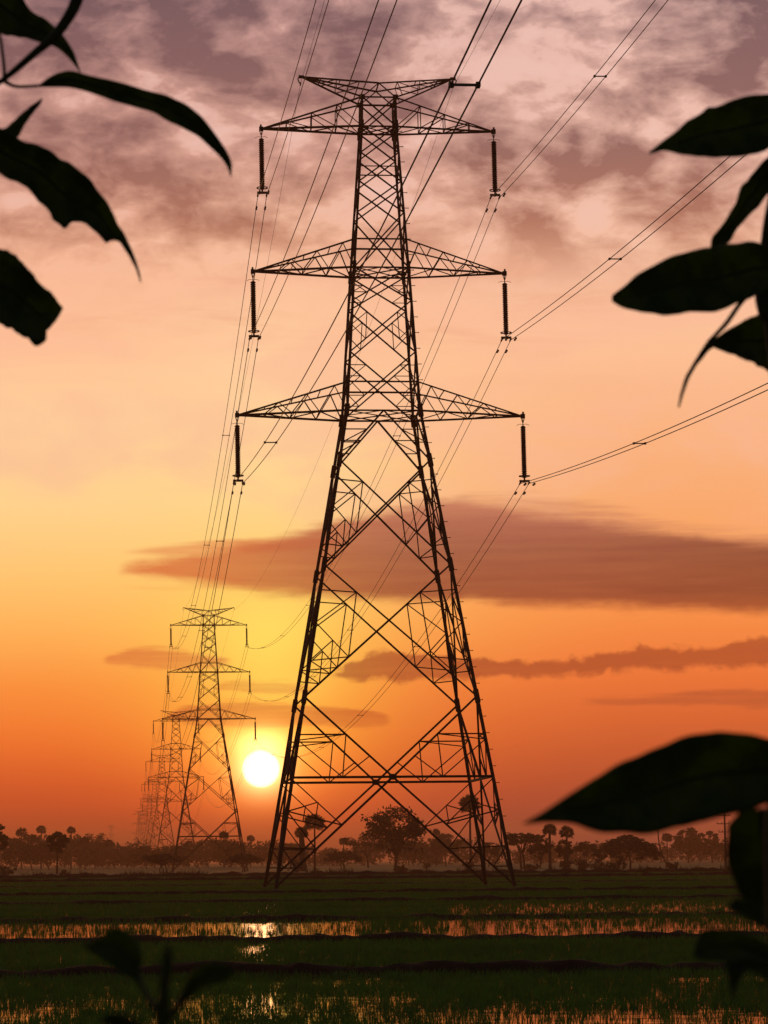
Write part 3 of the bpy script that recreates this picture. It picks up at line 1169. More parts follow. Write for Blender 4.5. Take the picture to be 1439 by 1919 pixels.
SAG = 8.0
SPNAME = {-1: 'coming overhead from behind the viewer to', 0: 'running away from', 1: 'running away from', 2: 'running away from', 3: 'running away from'}
WR = .019
for k in (-1, 0, 1, 2, 3):
    for nm, L, z in ARMS:
        for s, sd in ((-1, 'left'), (1, 'right')):
            p, q = bundle_point(k, s, L, z), bundle_point(k + 1, s, L, z)
            lab = 'twin power line %s %s tip of %s crossarm, %s' % (SPNAME[k], sd, nm, TNAME[max(k, 0)])
            if k == -1:
                lab = 'twin power line from overhead down to %s tip of %s crossarm, nearest pylon' % (sd, nm)
            root = thing('twin_conductor', lab, 'power line', p, 0, 'twin conductors of the power line')
            n = 90 if k < 1 else 36
            for o_ in (-1, 1):
                off = LNRM * (o_ * BSEP / 2) - p
                b = MB()
                b.tube([c + off for c in sag_pts(p, q, SAG, n)], WR if k < 1 else .022, 6 if k < 1 else 4)
                b.build('wire', WIRE, root)
            pts = sag_pts(p, q, SAG, 350)
            if k < 1:
                sp_at = (62, 118, 175, 232, 288)
                if k == -1:
                    sp_at = tuple(350 - a for a in {('middle', -1): (95, 165, 235, 300), ('top', -1): (62, 132, 202, 272)}.get((nm, s), (37, 110, 180, 250)))
                for a in sp_at:
                    b = MB()
                    c = pts[a] - p
                    b.beam(c - LNRM * (BSEP / 2), c + LNRM * (BSEP / 2), .045, 'B')
                    for o_ in (-1, 1):
                        cc = c + LNRM * (o_ * BSEP / 2)
                        b.beam(cc - LDIR * .09, cc + LDIR * .09, .085, 'B')
                    b.build('spacer', STEEL2, root)
                a = 2 if k == 0 else 348
                for o_ in (-1, 1):
                    b = MB()
                    c = pts[a] - p + LNRM * (o_ * BSEP / 2) + Vector((0, 0, -.12))
                    b.beam(c - LDIR * .3, c + LDIR * .3, .03, 'B')
                    b.beam(c, c + Vector((0, 0, .12)), .04, 'B')
                    for e in (-1, 1):
                        b.beam(c + LDIR * (e * .3), c + LDIR * (e * .14), .1, 'B')
                    b.build('damper', STEEL2, root)
    for s, sd in ((-1, 'left'), (1, 'right')):
        e0, e1 = (tower_base(t) + LNRM * (s * (L_H + .05)) + Vector((0, 0, Z_H - .42)) for t in (k, k + 1))
        b = MB()
        b.tube([c - e0 for c in sag_pts(e0, e1, 5.5, 60)], .0095 if k < 1 else .012, 5)
        o = b.build('earth_wire', WIRE)
        o.location = e0
        tag(o, ('thin earth wire from overhead down to the %s peak of the nearest pylon' % sd) if k == -1 else 'thin earth wire running away from the %s peak of the %s' % (sd, TNAME[k]),
            'earth wire', 'earth wires of the power line')


# ------------------------------------------------------------------ trees
def leaf_quads(C, R, n, size, seed, squash=1.0, up=.0):
    """n quads per cluster centre, scattered in each cluster's ball"""
    r = np.random.default_rng(seed)
    C = np.repeat(np.asarray(C, float), n, 0)
    R = np.repeat(np.asarray(R, float), n)
    k = len(C)
    d = r.normal(0, 1, (k, 3))
    d /= np.linalg.norm(d, axis=1)[:, None] + 1e-9
    d *= (r.random(k) ** .45)[:, None] * R[:, None]
    d[:, 2] *= squash
    c = C + d
    a = r.normal(0, 1, (k, 3))
    a[:, 2] *= 1 - up
    a /= np.linalg.norm(a, axis=1)[:, None]
    b = np.cross(a, r.normal(0, 1, (k, 3)))
    b /= np.linalg.norm(b, axis=1)[:, None] + 1e-9
    s = size * r.uniform(.55, 1.3, k)
    a, b = a * s[:, None], b * (s * .5)[:, None]
    V = np.stack([c - a, c + b, c + a, c - b], 1).reshape(-1, 3)
    return V, np.arange(4 * k).reshape(-1, 4)


def tree_broad(H, W, seed, flat=.5, trunk=.3, limbs=6, leaf=.22, dens=26, sub=4, lean=0.0, gap=1.0, fill=0):
    """trunk and limbs (MB), crown arrays; crown W wide, H high"""
    r = random.Random(seed)
    b = MB()
    tr = H * trunk
    top = Vector((lean * tr + r.uniform(-.03, .03) * H, r.uniform(-.02, .02) * H, tr))
    rad = H * .022
    b.tube([(0, 0, -.1), (top.x * .4, top.y * .3, tr * .5), tuple(top)], [rad * 1.35, rad, rad * .85], 7)
    C, R = [], []
    ch = H - tr
    for i in range(limbs):
        an = 2 * PI * (i + r.uniform(-.3, .3)) / limbs
        rr = W / 2 * r.uniform(.45, .85)
        zz = tr + ch * (r.uniform(.25, .6) + .35 * (1 - rr / (W / 2)))
        e = Vector((math.cos(an) * rr, math.sin(an) * rr, zz)) + Vector((top.x, top.y, 0))
        m1 = lerp(top, e, .45) + Vector((0, 0, ch * .10))
        b.tube([tuple(top), tuple(m1), tuple(e)], [rad * .62, rad * .42, rad * .2], 5)
        for j in range(sub):
            st = lerp(m1, e, r.uniform(.1, .9))
            d = Vector((math.cos(an + r.uniform(-1.2, 1.2)), math.sin(an + r.uniform(-1.2, 1.2)), r.uniform(-.15, 1.1) * (1 - flat) + .1))
            ln = W * r.uniform(.12, .26)
            e2 = st + d.normalized() * ln
            ex = (e2.x / (W / 2)) ** 2 + (e2.y / (W / 2)) ** 2
            if ex > 1:
                e2.x, e2.y = e2.x / math.sqrt(ex), e2.y / math.sqrt(ex)
            e2.z = min(e2.z, H - .02 * H)
            b.tube([tuple(st), tuple(lerp(st, e2, .5) + Vector((0, 0, ln * .08))), tuple(e2)], [rad * .22, rad * .15, rad * .07], 4)
            for q in (1.0, .7):
                C.append(tuple(lerp(st, e2, q)))
                R.append(W * r.uniform(.07, .12) * gap)
        C.append(tuple(e))
        R.append(W * .11 * gap)
    for _ in range(fill):
        th, ze = r.uniform(0, 2 * PI), r.uniform(-.75, 1)
        q = r.uniform(.45, .98) * math.sqrt(1 - ze * ze)
        C.append((math.cos(th) * q * W / 2 + top.x, math.sin(th) * q * W / 2, tr + ch * (.47 + .46 * ze)))
        R.append(W * r.uniform(.06, .12) * gap)
    # crown top
    for _ in range(limbs):
        an, rr = r.uniform(0, 2 * PI), W / 2 * r.uniform(0, .55)
        dome = math.sqrt(max(0, 1 - (rr / (W / 2)) ** 2))
        C.append((math.cos(an) * rr + top.x, math.sin(an) * rr + top.y, tr + ch * (.35 + .57 * dome * r.uniform(.7, 1))))
        R.append(W * r.uniform(.08, .13) * gap)
    V, T = leaf_quads(C, R, dens, leaf, seed + 5, .62)
    return b, V, T


def tree_palmyra(H, crown, seed, lean=0.0, thick=1.0, skirt=.35, base_curve=False):
    r = random.Random(seed)
    b = MB()
    pts, rad = [], []
    for k in range(8):
        t_ = k / 7
        pts.append((lean * H * (t_ * t_ if not base_curve else 1 - (1 - t_) ** 4), .02 * H * math.sin(t_ * 2), H * t_ - .1 * (k == 0)))
        rad.append(H * .018 * thick * (1.35 - .5 * t_))
    b.tube(pts, rad, 8)
    top = Vector(pts[-1])
    V, T = [], []
    n = 44
    for i in range(n):
        el = math.asin(max(-1, min(1, -skirt - .3 + (1.3 + skirt) * (i + .5) / n)))
        an = i * 2.39996 + r.uniform(-.3, .3)
        d = Vector((math.cos(an) * math.cos(el), math.sin(an) * math.cos(el), math.sin(el)))
        pet = crown * r.uniform(.38, .55)
        base = top + d * pet
        b.tube([tuple(top + d * crown * .05), tuple(base)], [crown * .022, crown * .012], 4)
        side = d.cross(Vector((0, 0, 1))).normalized()
        if side.length < .1:
            side = Vector((1, 0, 0))
        nrm = side.cross(d)
        ang = r.uniform(-.7, .7)
        side = side * math.cos(ang) + nrm * math.sin(ang)
        fr = crown * r.uniform(.42, .58)
        m = 11
        for k in range(m):
            a0 = -1.75 + 3.5 * k / m
            a1 = a0 + 3.5 / m * .72
            am = (a0 + a1) / 2
            p0 = base
            P = lambda a, q: base + (d * math.cos(a) + side * math.sin(a)) * q
            n0 = len(V)
            V += [tuple(p0), tuple(P(a0, fr * .7)), tuple(P(am, fr * r.uniform(.9, 1.1)) - Vector((0, 0, fr * .1))), tuple(P(a1, fr * .7))]
            T.append((n0, n0 + 1, n0 + 2, n0 + 3))
    return b, np.array(V), np.array(T)


def tree_acacia(H, W, seed, leaf=.25, dens=30, layers=2, dome=.35, trunks=2, fill=0):
    """flat-topped spreading tree"""
    r = random.Random(seed)
    b = MB()
    C, R = [], []
    for k in range(trunks):
        x0 = (k - (trunks - 1) / 2) * W * .07
        fork = Vector((x0 + r.uniform(-.06, .06) * W, r.uniform(-.04, .04) * W, H * .38))
        b.tube([(x0, 0, -.1), (x0 + r.uniform(-.03, .03) * W, 0, H * .2), tuple(fork)], [H * .035, H * .027, H * .022], 6)
        for i in range(7):
            an = 2 * PI * (i + r.random() * .6) / 7
            rr = W / 2 * r.uniform(.5, .95)
            e = Vector((math.cos(an) * rr + x0 * .5, math.sin(an) * rr, H * (.86 - dome * (rr / (W / 2)) ** 2 + r.uniform(-.08, .06))))
            mid = lerp(fork, e, .5) + Vector((0, 0, H * .09))
            b.tube([tuple(fork), tuple(mid), tuple(e)], [H * .016, H * .011, H * .004], 5)
            for j in range(6):
                t_ = .45 + .6 * j / 5
                c = lerp(mid, e, max(0, t_ - .2)) + Vector((r.uniform(-.08, .08) * W, r.uniform(-.08, .08) * W, r.uniform(0, .1) * H))
                C.append(tuple(c))
                R.append(W * r.uniform(.06, .11))
    for _ in range(10 * layers):
        an, rr = r.uniform(0, 2 * PI), W / 2 * math.sqrt(r.random()) * .85
        C.append((math.cos(an) * rr, math.sin(an) * rr, H * (.93 - dome * (rr / (W / 2)) ** 2 - r.uniform(0, .12))))
        R.append(W * r.uniform(.05, .1))
    for _ in range(fill):
        an, rr = r.uniform(0, 2 * PI), W / 2 * math.sqrt(r.random()) * .92
        C.append((math.cos(an) * rr, math.sin(an) * rr, H * (.9 - dome * (rr / (W / 2)) ** 2 - r.uniform(0, .36) * (1 - .6 * (2 * rr / W) ** 2))))
        R.append(W * r.uniform(.04, .08))
    V, T = leaf_quads(C, R, dens, leaf, seed + 3, .38, .6)
    return b, V, T


def bush(H, W, seed, leaf=.16, dens=26):
    r = random.Random(seed)
    b = MB()
    C, R = [], []
    for i in range(16):
        an, rr = r.uniform(0, 2 * PI), W / 2 * r.random() ** .6 * .8
        c = Vector((math.cos(an) * rr, math.sin(an) * rr, H * r.uniform(.2, .85) * (1 - .5 * (2 * rr / W) ** 2)))
        C.append(tuple(c))
        R.append(H * r.uniform(.18, .3))
        b.tube([(c.x * .15, c.y * .15, -.05), tuple(lerp((c.x * .3, c.y * .3, 0), c, .6)), tuple(c)], [.035, .025, .01], 4)
    V, T = leaf_quads(C, R, dens, leaf, seed, .9)
    return b, V, T


def place_tree(name, label, data, loc, fm=None, group=None, cat='tree', rot=0.0, crown='crown', trunk='trunk'):
    b, V, T = data
    root = thing(name, label, cat, loc, rot, group)
    b.build(trunk, BARK, root)
    link(crown, npmesh(crown, V, T), fm or FOLI, root)
    return root


def ground_at(u, Y):
    d = ray(u, 1630)
    return Vector((d.x * Y, Y, 0))


def hpx(v_top, Y):
    """height of a thing at distance Y whose top is seen at row v_top"""
    return at(720, v_top, Y).z


def wpx(w, Y):
    return w / F_PX * Y


def T_(kind, u, vt, w, Y, label, name=None, group=None, **k):
    H, W = hpx(vt, Y), wpx(w, Y)
    seed = int(u * 7 + Y)
    p = ground_at(u, Y)
    if kind == 'broad':
        return place_tree(name or 'broadleaf_tree', label, tree_broad(H, W, seed, **k), p, group=group)
    if kind == 'acacia':
        return place_tree(name or 'acacia_tree', label, tree_acacia(H, W, seed, **k), p, group=group)
    if kind == 'palm':
        cr = W / 2
        return place_tree(name or 'palmyra_palm', label, tree_palmyra(H - cr * .8, cr, seed, **k), p, FOLI2, group, 'palm tree')
    if kind == 'bush':
        return place_tree(name or 'wild_bush', label, bush(H, W, seed, **k), p, group=group, cat='bush', trunk='stems')


NG = 'trees at the far edge of the fields'
T_('broad', 740, 1508, 122, 440, 'large dark bushy tree standing in the middle between the pylon legs', group=NG, limbs=9, sub=6, dens=24, leaf=.24, trunk=.2, flat=.35, fill=70)
T_('broad', 107, 1551, 40, 440, 'small round-headed tree on a bare trunk, alone at left', group=NG, trunk=.45, limbs=6, sub=4, dens=40, leaf=.2, flat=.2, gap=1.25, fill=22)
T_('broad', -6, 1534, 40, 430, 'dark tree cut by the left edge of the picture', group=NG, trunk=.4, limbs=6, sub=4, dens=40, leaf=.22, gap=1.2, fill=24)
T_('palm', 590, 1523, 44, 480, 'slender fan palm with round head inside the left pylon leg', group=NG)
T_('palm', 568, 1548, 30, 470, 'stout shaggy fan palm wrapped in vines beside the left pylon leg', group=NG, thick=4.2, lean=-.05)
T_('palm', 882, 1491, 48, 480, 'tallest fan palm, its head behind the right pylon leg', group=NG, thick=.9)
T_('acacia', 306, 1594, 78, 450, 'low spreading thorn tree under the second pylon', group=NG, dens=16, trunks=3, dome=.25, fill=24)
T_('acacia', 457, 1596, 70, 450, 'low flat-topped thorn tree right of the second pylon', group=NG, dens=18, trunks=2, dome=.25, fill=24)
T_('acacia', 643, 1592, 76, 560, 'low wide hazy tree left of the large middle tree', group=NG, dens=26, dome=.4, fill=40)
T_('palm', 644, 1569, 20, 600, 'small hazy palm above the low wide tree', group=NG)
T_('broad', 690, 1558, 84, 640, 'tall hazy tree half behind the large middle tree', group=NG, dens=24, flat=.6, fill=40)
T_('broad', 836, 1562, 70, 760, 'hazy tree right of the large middle tree', group=NG, dens=30, fill=40, leaf=.35)
T_('palm', 818, 1554, 18, 740, 'hazy palm just right of the large middle tree', group=NG)
T_('broad', 916, 1580, 44, 620, 'hazy round tree behind the right pylon leg', group=NG, dens=24, fill=30)
T_('acacia', 980, 1556, 74, 470, 'flat-topped tree on two thin trunks right of the nearest pylon', group=NG, dens=20, trunks=2, dome=.22)
T_('broad', 1012, 1566, 46, 480, 'bushy tree pressed against the fan palm right of the pylon', group=NG, dens=26, fill=40, trunk=.2)
T_('palm', 1031, 1546, 32, 470, 'taller of two fan palms standing under the big leaf tip', group=NG, thick=1.8)
T_('palm', 1063, 1551, 32, 465, 'shorter of two fan palms standing under the big leaf tip', group=NG, thick=1.5)
T_('broad', 1059, 1574, 34, 475, 'ragged tree below the shorter fan palm', group=NG, dens=24, fill=24, trunk=.2)
T_('acacia', 1098, 1576, 50, 560, 'thin hazy tree left of the wide umbrella tree', group=NG, dens=14)
T_('acacia', 1176, 1564, 136, 455, 'wide umbrella-shaped tree below the big leaf', group=NG, dens=34, dome=.62, trunks=2, layers=4, fill=90)
T_('palm', 1251, 1566, 24, 720, 'small hazy palm right of the leaning trunk', group=NG)
T_('broad', 1290, 1554, 66, 820, 'pale hazy tree with broad head at right', group=NG, dens=34, fill=60, leaf=.4, trunk=.15)
T_('broad', 1335, 1562, 42, 820, 'pale narrow hazy tree beside the utility pole', group=NG, dens=34, fill=50, leaf=.4, trunk=.15)
# leaning slender palm: crown behind the big leaf
pp = ground_at(1256, 440)
place_tree('coconut_palm', 'slender palm with a curved leaning trunk at right', tree_palmyra(hpx(1534, 440), 1.5, 5, lean=-.22, thick=.55, base_curve=True), pp, FOLI2, NG, 'palm tree')
for u, vt, w, Y, lb in ((1060, 1606, 34, 385, 'dark bush, leftmost in the thicket under the fan palms'), (1090, 1609, 40, 380, 'dark bush in the thicket left of the umbrella tree'),
                        (1125, 1613, 40, 380, 'dark low bush before the left side of the umbrella tree'), (1160, 1616, 38, 385, 'dark low bush before the umbrella tree trunk'),
                        (12, 1613, 46, 420, 'dark bush at the left edge under the cut tree'), (1262, 1618, 30, 400, 'low bush at the foot of the leaning palm'),
                        (556, 1606, 34, 430, 'bush at the foot of the vine-wrapped palm'), (755, 1620, 28, 425, 'small bush under the large middle tree'),
                        (800, 1617, 22, 560, 'small hazy bush right of the large middle tree'), (1000, 1619, 40, 440, 'low bush under the flat-topped tree'),
                        (878, 1616, 30, 500, 'bush at the foot of the tallest fan palm'), (121, 1624, 14, 425, 'small bush beside the lone round-headed tree')):
    T_('bush', u, vt, w, Y, lb, group='bushes at the far edge of the fields')
# hazy tree line, each with its own place
FG = 'hazy trees in the distant tree line'
places = [('broad', 30, 1560, 46, 'round hazy tree, first of the left tree line'), ('broad', 60, 1556, 44, 'hazy tree under the leftmost far palm'),
          ('palm', 40, 1544, 26, 'hazy palm, leftmost in the far tree line'), ('palm', 77, 1540, 22, 'hazy palm, highest head left of the lone round tree'),
          ('broad', 92, 1568, 60, 'hazy tree directly behind the lone round tree'), ('palm', 133, 1543, 20, 'hazy palm standing high right of the lone round tree'),
          ('broad', 150, 1566, 50, 'hazy tree right of the lone round tree'), ('broad', 178, 1572, 44, 'hazy tree between two far palms at left'),
          ('palm', 159, 1562, 20, 'hazy low palm right of the high one'), ('palm', 204, 1568, 20, 'hazy palm below the tiny pale pylon'),
          ('broad', 200, 1582, 46, 'hazy tree below the tiny pale pylon'), ('broad', 238, 1584, 42, 'hazy tree left of the farthest pylons'),
          ('broad', 275, 1580, 46, 'hazy tree at the feet of the farthest pylons'), ('broad', 330, 1584, 50, 'hazy tree behind the left leg of the second pylon'),
          ('palm', 354, 1571, 18, 'hazy palm inside the second pylon'), ('broad', 390, 1568, 48, 'hazy tree inside the second pylon'),
          ('palm', 420, 1554, 22, 'hazy palm head rising inside the second pylon'), ('broad', 432, 1570, 44, 'hazy tree at the right leg of the second pylon'),
          ('palm', 470, 1562, 18, 'hazy palm just right of the second pylon'), ('broad', 500, 1584, 60, 'hazy low tree left of the nearest pylon'),
          ('broad', 545, 1578, 46, 'hazy tree behind the left leg of nearest pylon'), ('broad', 775, 1574, 60, 'hazy tree behind the large middle tree')]
for i, (kd, u, vt, w, lb) in enumerate(places):
    Y = 780 + 37 * (i % 4)
    kw = dict(dens=36, gap=1.3 + .12 * (i % 4), trunk=.08, leaf=.42, fill=26 + 8 * (i % 3)) if kd == 'broad' else {}
    w *= 1.35 if kd == 'broad' else 1.0
    T_(kd, u, vt, w, Y, lb, group=FG, **kw)
# the unbroken wood behind
r = np.random.default_rng(5)
C, R = [], []
for k in range(620):
    x = r.uniform(-300, 300)
    u = 719.5 + x / 1000 * F_PX
    h = np.interp(u, [-200, 60, 150, 230, 300, 380, 470, 530, 640, 720, 860, 960, 1100, 1250, 1400, 1700], [10.5, 11.5, 11.0, 7.8, 6.6, 8.2, 7.4, 6.4, 5.8, 7.4, 7.2, 5.2, 5.2, 6.2, 7.0, 7.0])
    h *= .55 + .55 * vnoise(np.array([x + 400.]), np.array([0.]), 6, 8)[0] + .4 * vnoise(np.array([x + 900.]), np.array([0.]), 15, 9)[0]
    for q in range(4):
        C.append((x + r.normal(0, 2), 1000 + r.uniform(-25, 25), h * r.uniform(.15, .9)))
        R.append(r.uniform(1.2, 2.3))
V, T = leaf_quads(C, R, 22, .6, 77)
tag(link('far_wood', npmesh('far_wood', V, T), FOLI), 'distant low wood closing the fields in haze', kind='stuff')

# utility pole at the right edge
pp = ground_at(1360, 430)
root = thing('utility_pole', 'thin utility pole with short crossbars near the right edge', 'utility pole', pp)
b = MB()
Hh = hpx(1528, 430)
b.tube([(0, 0, -.1), (0, 0, Hh)], [.17, .12], 8)
b.build('pole', WOOD, root)
for z, w in ((Hh - .5, 1.7), (Hh - 1.7, 1.5), (Hh - 2.9, 1.2)):
    b = MB()
    b.beam((-w * .8, -.17, z), (w * .5, -.17, z), .11, 'B')
    for x in (-w * .75, -w * .3, w * .4):
        b.lathe([(.03, 0), (.03, .1), (.06, .12), (.07, .18), (.03, .24), (0, .25)], 8, (x, -.17, z + .05))
    b.build('crossbar', WOOD, root)


# ------------------------------------------------------------------ foreground leaves
def resample(pts, n):
    P = np.array(pts, float)
    d = np.r_[0, np.cumsum(np.linalg.norm(np.diff(P, axis=0), axis=1))]
    t_ = np.linspace(0, d[-1], n)
    return np.stack([np.interp(t_, d, P[:, 0]), np.interp(t_, d, P[:, 1])], 1)


def smooth(P, it=1):
    for _ in range(it):
        Q = P.copy()
        Q[1:-1] = .25 * P[:-2] + .5 * P[1:-1] + .25 * P[2:]
        P = Q
    return P


def leaf(parent, A, B, d, bend=0.0, fold=.12, curl=0.0, n=44, cols=11, sm=2, label=None):
    """blade between two margins (photo coordinates) at distance d; bend: tip depth, fold: V of the two halves"""
    A, B = smooth(resample(A, n), sm), smooth(resample(B, n), sm)
    jr = np.random.default_rng(int(abs(A[0, 0] * 7 + A[-1, 1] * 3)))
    env = np.sin(np.linspace(0, PI, n))[:, None] ** .6 * np.minimum(1, np.linalg.norm(A - B, axis=1) / 70)[:, None]
    for E_ in (A, B):                                    # slightly wavy, nibbled margins
        j_ = smooth(jr.normal(0, 1, (n, 2)), 2) * 2.6 + smooth(jr.normal(0, 1, (n, 2)), 8) * 5
        E_ += j_ * env
    V, T, UV = [], [], []
    mid = []
    for i in range(n):
        t_ = i / (n - 1)
        wpix = np.linalg.norm(A[i] - B[i])
        wm = wpix / F_PX * d
        for j in range(cols):
            s = j / (cols - 1)
            p = A[i] * (1 - s) + B[i] * s
            k = abs(2 * s - 1)
            dep = d + bend * t_ + curl * math.sin(t_ * PI) - fold * wm * (k ** 1.4) + .02 * wm * math.sin(t_ * 40 + s * 3) * k
            V.append(tuple(at(p[0], p[1], dep)))
            UV.append((s, t_))
        c = A[i] * .5 + B[i] * .5
        mid.append(at(c[0], c[1], d + bend * t_ + curl * math.sin(t_ * PI) - .0012))
    for i in range(n - 1):
        for j in range(cols - 1):
            s = i * cols + j
            T.append((s, s + 1, s + cols + 1, s + cols))
    base = Vector(parent.location)
    V = [tuple(Vector(v) - base) for v in V]
    me = npmesh('leaf', V, T, True)
    uvl = me.uv_layers.new(name='UVMap')
    li = np.zeros(len(me.loops), np.int32)
    me.loops.foreach_get('vertex_index', li)
    uvl.data.foreach_set('uv', np.array(UV, np.float32)[li].ravel())
    o = link('leaf', me, LEAF, parent)
    so = o.modifiers.new('thickness', 'SOLIDIFY')
    so.thickness = .0005
    if label:
        o['label'] = label
    b = MB()
    nn = n - 3
    b.tube([m - base for m in mid[:nn:2]], [.0016 * (1 - .8 * i / (nn / 2)) for i in range(len(mid[:nn:2]))], 6)
    b.build('midrib', STEM, o, True)
    return o


def twig(parent, pts, d, radii, name='twig', sides=8):
    base = Vector(parent.location)
    b = MB()
    P = [Vector((u, v, 0)) for u, v in pts]
    # densify with Catmull-Rom
    out, rr = [], []
    for i in range(len(P) - 1):
        p0, p1, p2, p3 = P[max(i - 1, 0)], P[i], P[i + 1], P[min(i + 2, len(P) - 1)]
        for k in range(6):
            t_ = k / 6
            q = .5 * ((2 * p1) + (p2 - p0) * t_ + (2 * p0 - 5 * p1 + 4 * p2 - p3) * t_ * t_ + (3 * p1 - p0 - 3 * p2 + p3) * t_ ** 3)
            out.append(q)
            rr.append(radii[i] * (1 - t_) + radii[i + 1] * t_)
    out.append(P[-1])
    rr.append(radii[-1])
    b.tube([at(q.x, q.y, d) - base for q in out], rr, sides)
    return b.build(name, STEM, parent, True)


def ground_v(d):
    return 1612 + EYE * F_PX / d + 40


def sc(pts, s, ox, oy):
    return [(x / s + ox, y / s + oy) for x, y in pts]


# left shrub
d = 2.6
p = at(-330, ground_v(d), d)
sh = thing('leafy_shrub', 'dark shrub at the left edge with four large drooping leaves', 'shrub', (p.x, p.y, 0))
twig(sh, [(-330, ground_v(d)), (-310, 3000), (-270, 1500), (-210, 700), (-130, 200), (-50, -230), (50, -290), (135, -180), (150, -30), (115, 52), (60, 104), (5, 150), (-30, 172)], d,
     [.02, .016, .013, .011, .009, .008, .0075, .007, .0062, .005, .0036, .0026, .002], 'stem')
f7 = lambda pts: sc(pts, 2.907, 0, 0)
leaf(sh, f7([(215, 462), (245, 435), (290, 402), (400, 380), (450, 405), (600, 435), (750, 480), (900, 510), (1000, 550), (1100, 630), (1180, 740), (1250, 850), (1268, 900), (1258, 960)]),
     f7([(215, 474), (280, 475), (350, 475), (480, 500), (640, 555), (800, 600), (900, 650), (1000, 690), (1100, 760), (1180, 830), (1240, 900), (1256, 962)]), d, .05, .25, -.02, label='long narrow drooping leaf')
twig(sh, [(5, 150), (30, 162), (74, 161), (90, 160)], d, [.0022, .0016, .0014, .0012], 'petiole')
leaf(sh, f7([(-160, -160), (40, -110), (130, 0), (200, 70), (320, 165), (360, 215), (400, 280), (438, 392)]),
     f7([(-180, 40), (-60, 150), (25, 195), (50, 198), (75, 180), (110, 203), (230, 235), (320, 260), (375, 315), (436, 394)]), d + .05, -.03, .2, label='broad leaf behind the twig')
leaf(sh, f7([(-70, 670), (0, 698), (100, 758), (200, 790), (300, 830), (400, 910), (480, 970), (560, 1070), (620, 1160), (680, 1280), (730, 1390), (762, 1490), (768, 1540)]),
     f7([(-70, 900), (0, 948), (60, 975), (140, 1000), (200, 1080), (280, 1180), (355, 1255), (372, 1250), (385, 1220), (470, 1240), (540, 1280), (585, 1330), (600, 1302), (650, 1312), (700, 1390), (740, 1460), (766, 1540)]),
     d - .05, .04, .3, sm=1, n=70, label='large leaf with a torn lower edge')
leaf(sh, f7([(-30, 720), (40, 690), (100, 640), (170, 575), (215, 545), (230, 536)]), f7([(20, 800), (105, 745), (130, 685), (180, 615), (220, 570), (233, 538)]), d + .02, .02, .2, label='small pointed upright leaf')
leaf(sh, f7([(-90, 1330), (0, 1355), (80, 1400), (140, 1450), (220, 1530), (280, 1600), (345, 1680), (325, 1718)]),
     f7([(-90, 1720), (0, 1760), (80, 1800), (140, 1830), (185, 1872), (240, 1868), (255, 1830), (238, 1808), (300, 1755), (323, 1720)]), d - .1, .03, .2, sm=1, n=60, label='dark leaf with an eaten blunt tip')
twig(sh, [(-22, 268), (-70, 330), (-140, 450), (-195, 620)], d, [.0014, .002, .0025, .003], 'petiole')
twig(sh, [(-30, 530), (-90, 620), (-160, 740), (-215, 820)], d, [.0014, .002, .0025, .003], 'petiole')
twig(sh, [(-58, -20), (-80, 40), (-105, 110), (-135, 210)], d, [.0014, .002, .0025, .003], 'petiole')
twig(sh, [(-6, 40), (2, 80), (8, 130), (6, 150)], d, [.001, .0015, .0016, .0018], 'twig')

# right shrub
d = 2.4
p = at(1560, ground_v(d), d)
sh = thing('leafy_shrub', 'dark shrub at the upper right edge with pointed oval leaves', 'shrub', (p.x, p.y, 0))
twig(sh, [(1560, ground_v(d)), (1545, 3000), (1515, 1500), (1480, 900), (1447, 620), (1432, 520), (1446, 380), (1490, 250), (1540, 150)], d, [.015, .013, .011, .009, .0065, .005, .004, .0035, .002], 'stem')
f8 = lambda pts: sc(pts, 2.952, 960, 150)
leaf(sh, f8([(1560, 150), (1500, 92), (1414, 80), (1300, 85), (1180, 110), (1060, 170), (960, 240), (860, 320), (815, 350), (750, 404)]),
     f8([(1560, 250), (1500, 335), (1414, 383), (1350, 402), (1250, 425), (1120, 435), (1000, 430), (900, 405), (830, 387), (800, 405), (752, 410)]), d, -.05, .2, label='oval leaf with a drawn-out tip, highest on the right')
leaf(sh, f8([(1540, 290), (1480, 350), (1414, 420), (1330, 520), (1270, 590), (1240, 660), (1190, 740), (1140, 830), (1100, 870), (1095, 925)]),
     f8([(1560, 450), (1480, 560), (1414, 625), (1360, 700), (1300, 765), (1240, 830), (1195, 900), (1150, 925), (1100, 930)]), d + .06, .03, .3, label='narrow folded leaf slanting down')
leaf(sh, f8([(1500, 985), (1414, 925), (1340, 900), (1250, 900), (1100, 922), (1000, 935), (900, 962), (800, 1012), (700, 1080), (600, 1150), (550, 1192)]),
     f8([(1500, 1100), (1414, 1150), (1350, 1180), (1290, 1210), (1200, 1250), (1080, 1285), (950, 1300), (820, 1300), (700, 1285), (590, 1255), (550, 1225)]), d - .04, -.06, .18, label='broad oval leaf with a blunt tip')
leaf(sh, f8([(1560, 1200), (1480, 1240), (1380, 1283), (1290, 1322), (1200, 1365), (1110, 1435), (1060, 1462)]),
     f8([(1560, 1680), (1480, 1645), (1414, 1612), (1290, 1552), (1180, 1502), (1100, 1478), (1062, 1466)]), d + .03, .04, .2, label='leaf seen end-on, lowest of the group')
leaf(sh, f8([(1110, 1440), (1060, 1470), (1000, 1560), (955, 1640), (928, 1730), (915, 1810)]), f8([(1125, 1470), (1085, 1500), (1020, 1580), (975, 1660), (945, 1745), (925, 1812)]), d, -.03, .3, label='thin curled dry leaf hanging down')
twig(sh, sc([(1300, 1190), (1250, 1250), (1180, 1350), (1080, 1455)], 2.952, 960, 150), d, [.0022, .002, .002, .0016], 'twig')
twig(sh, sc([(1400, 1140), (1395, 1220), (1410, 1330)], 2.952, 960, 150), d, [.008, .008, .006], 'twig')

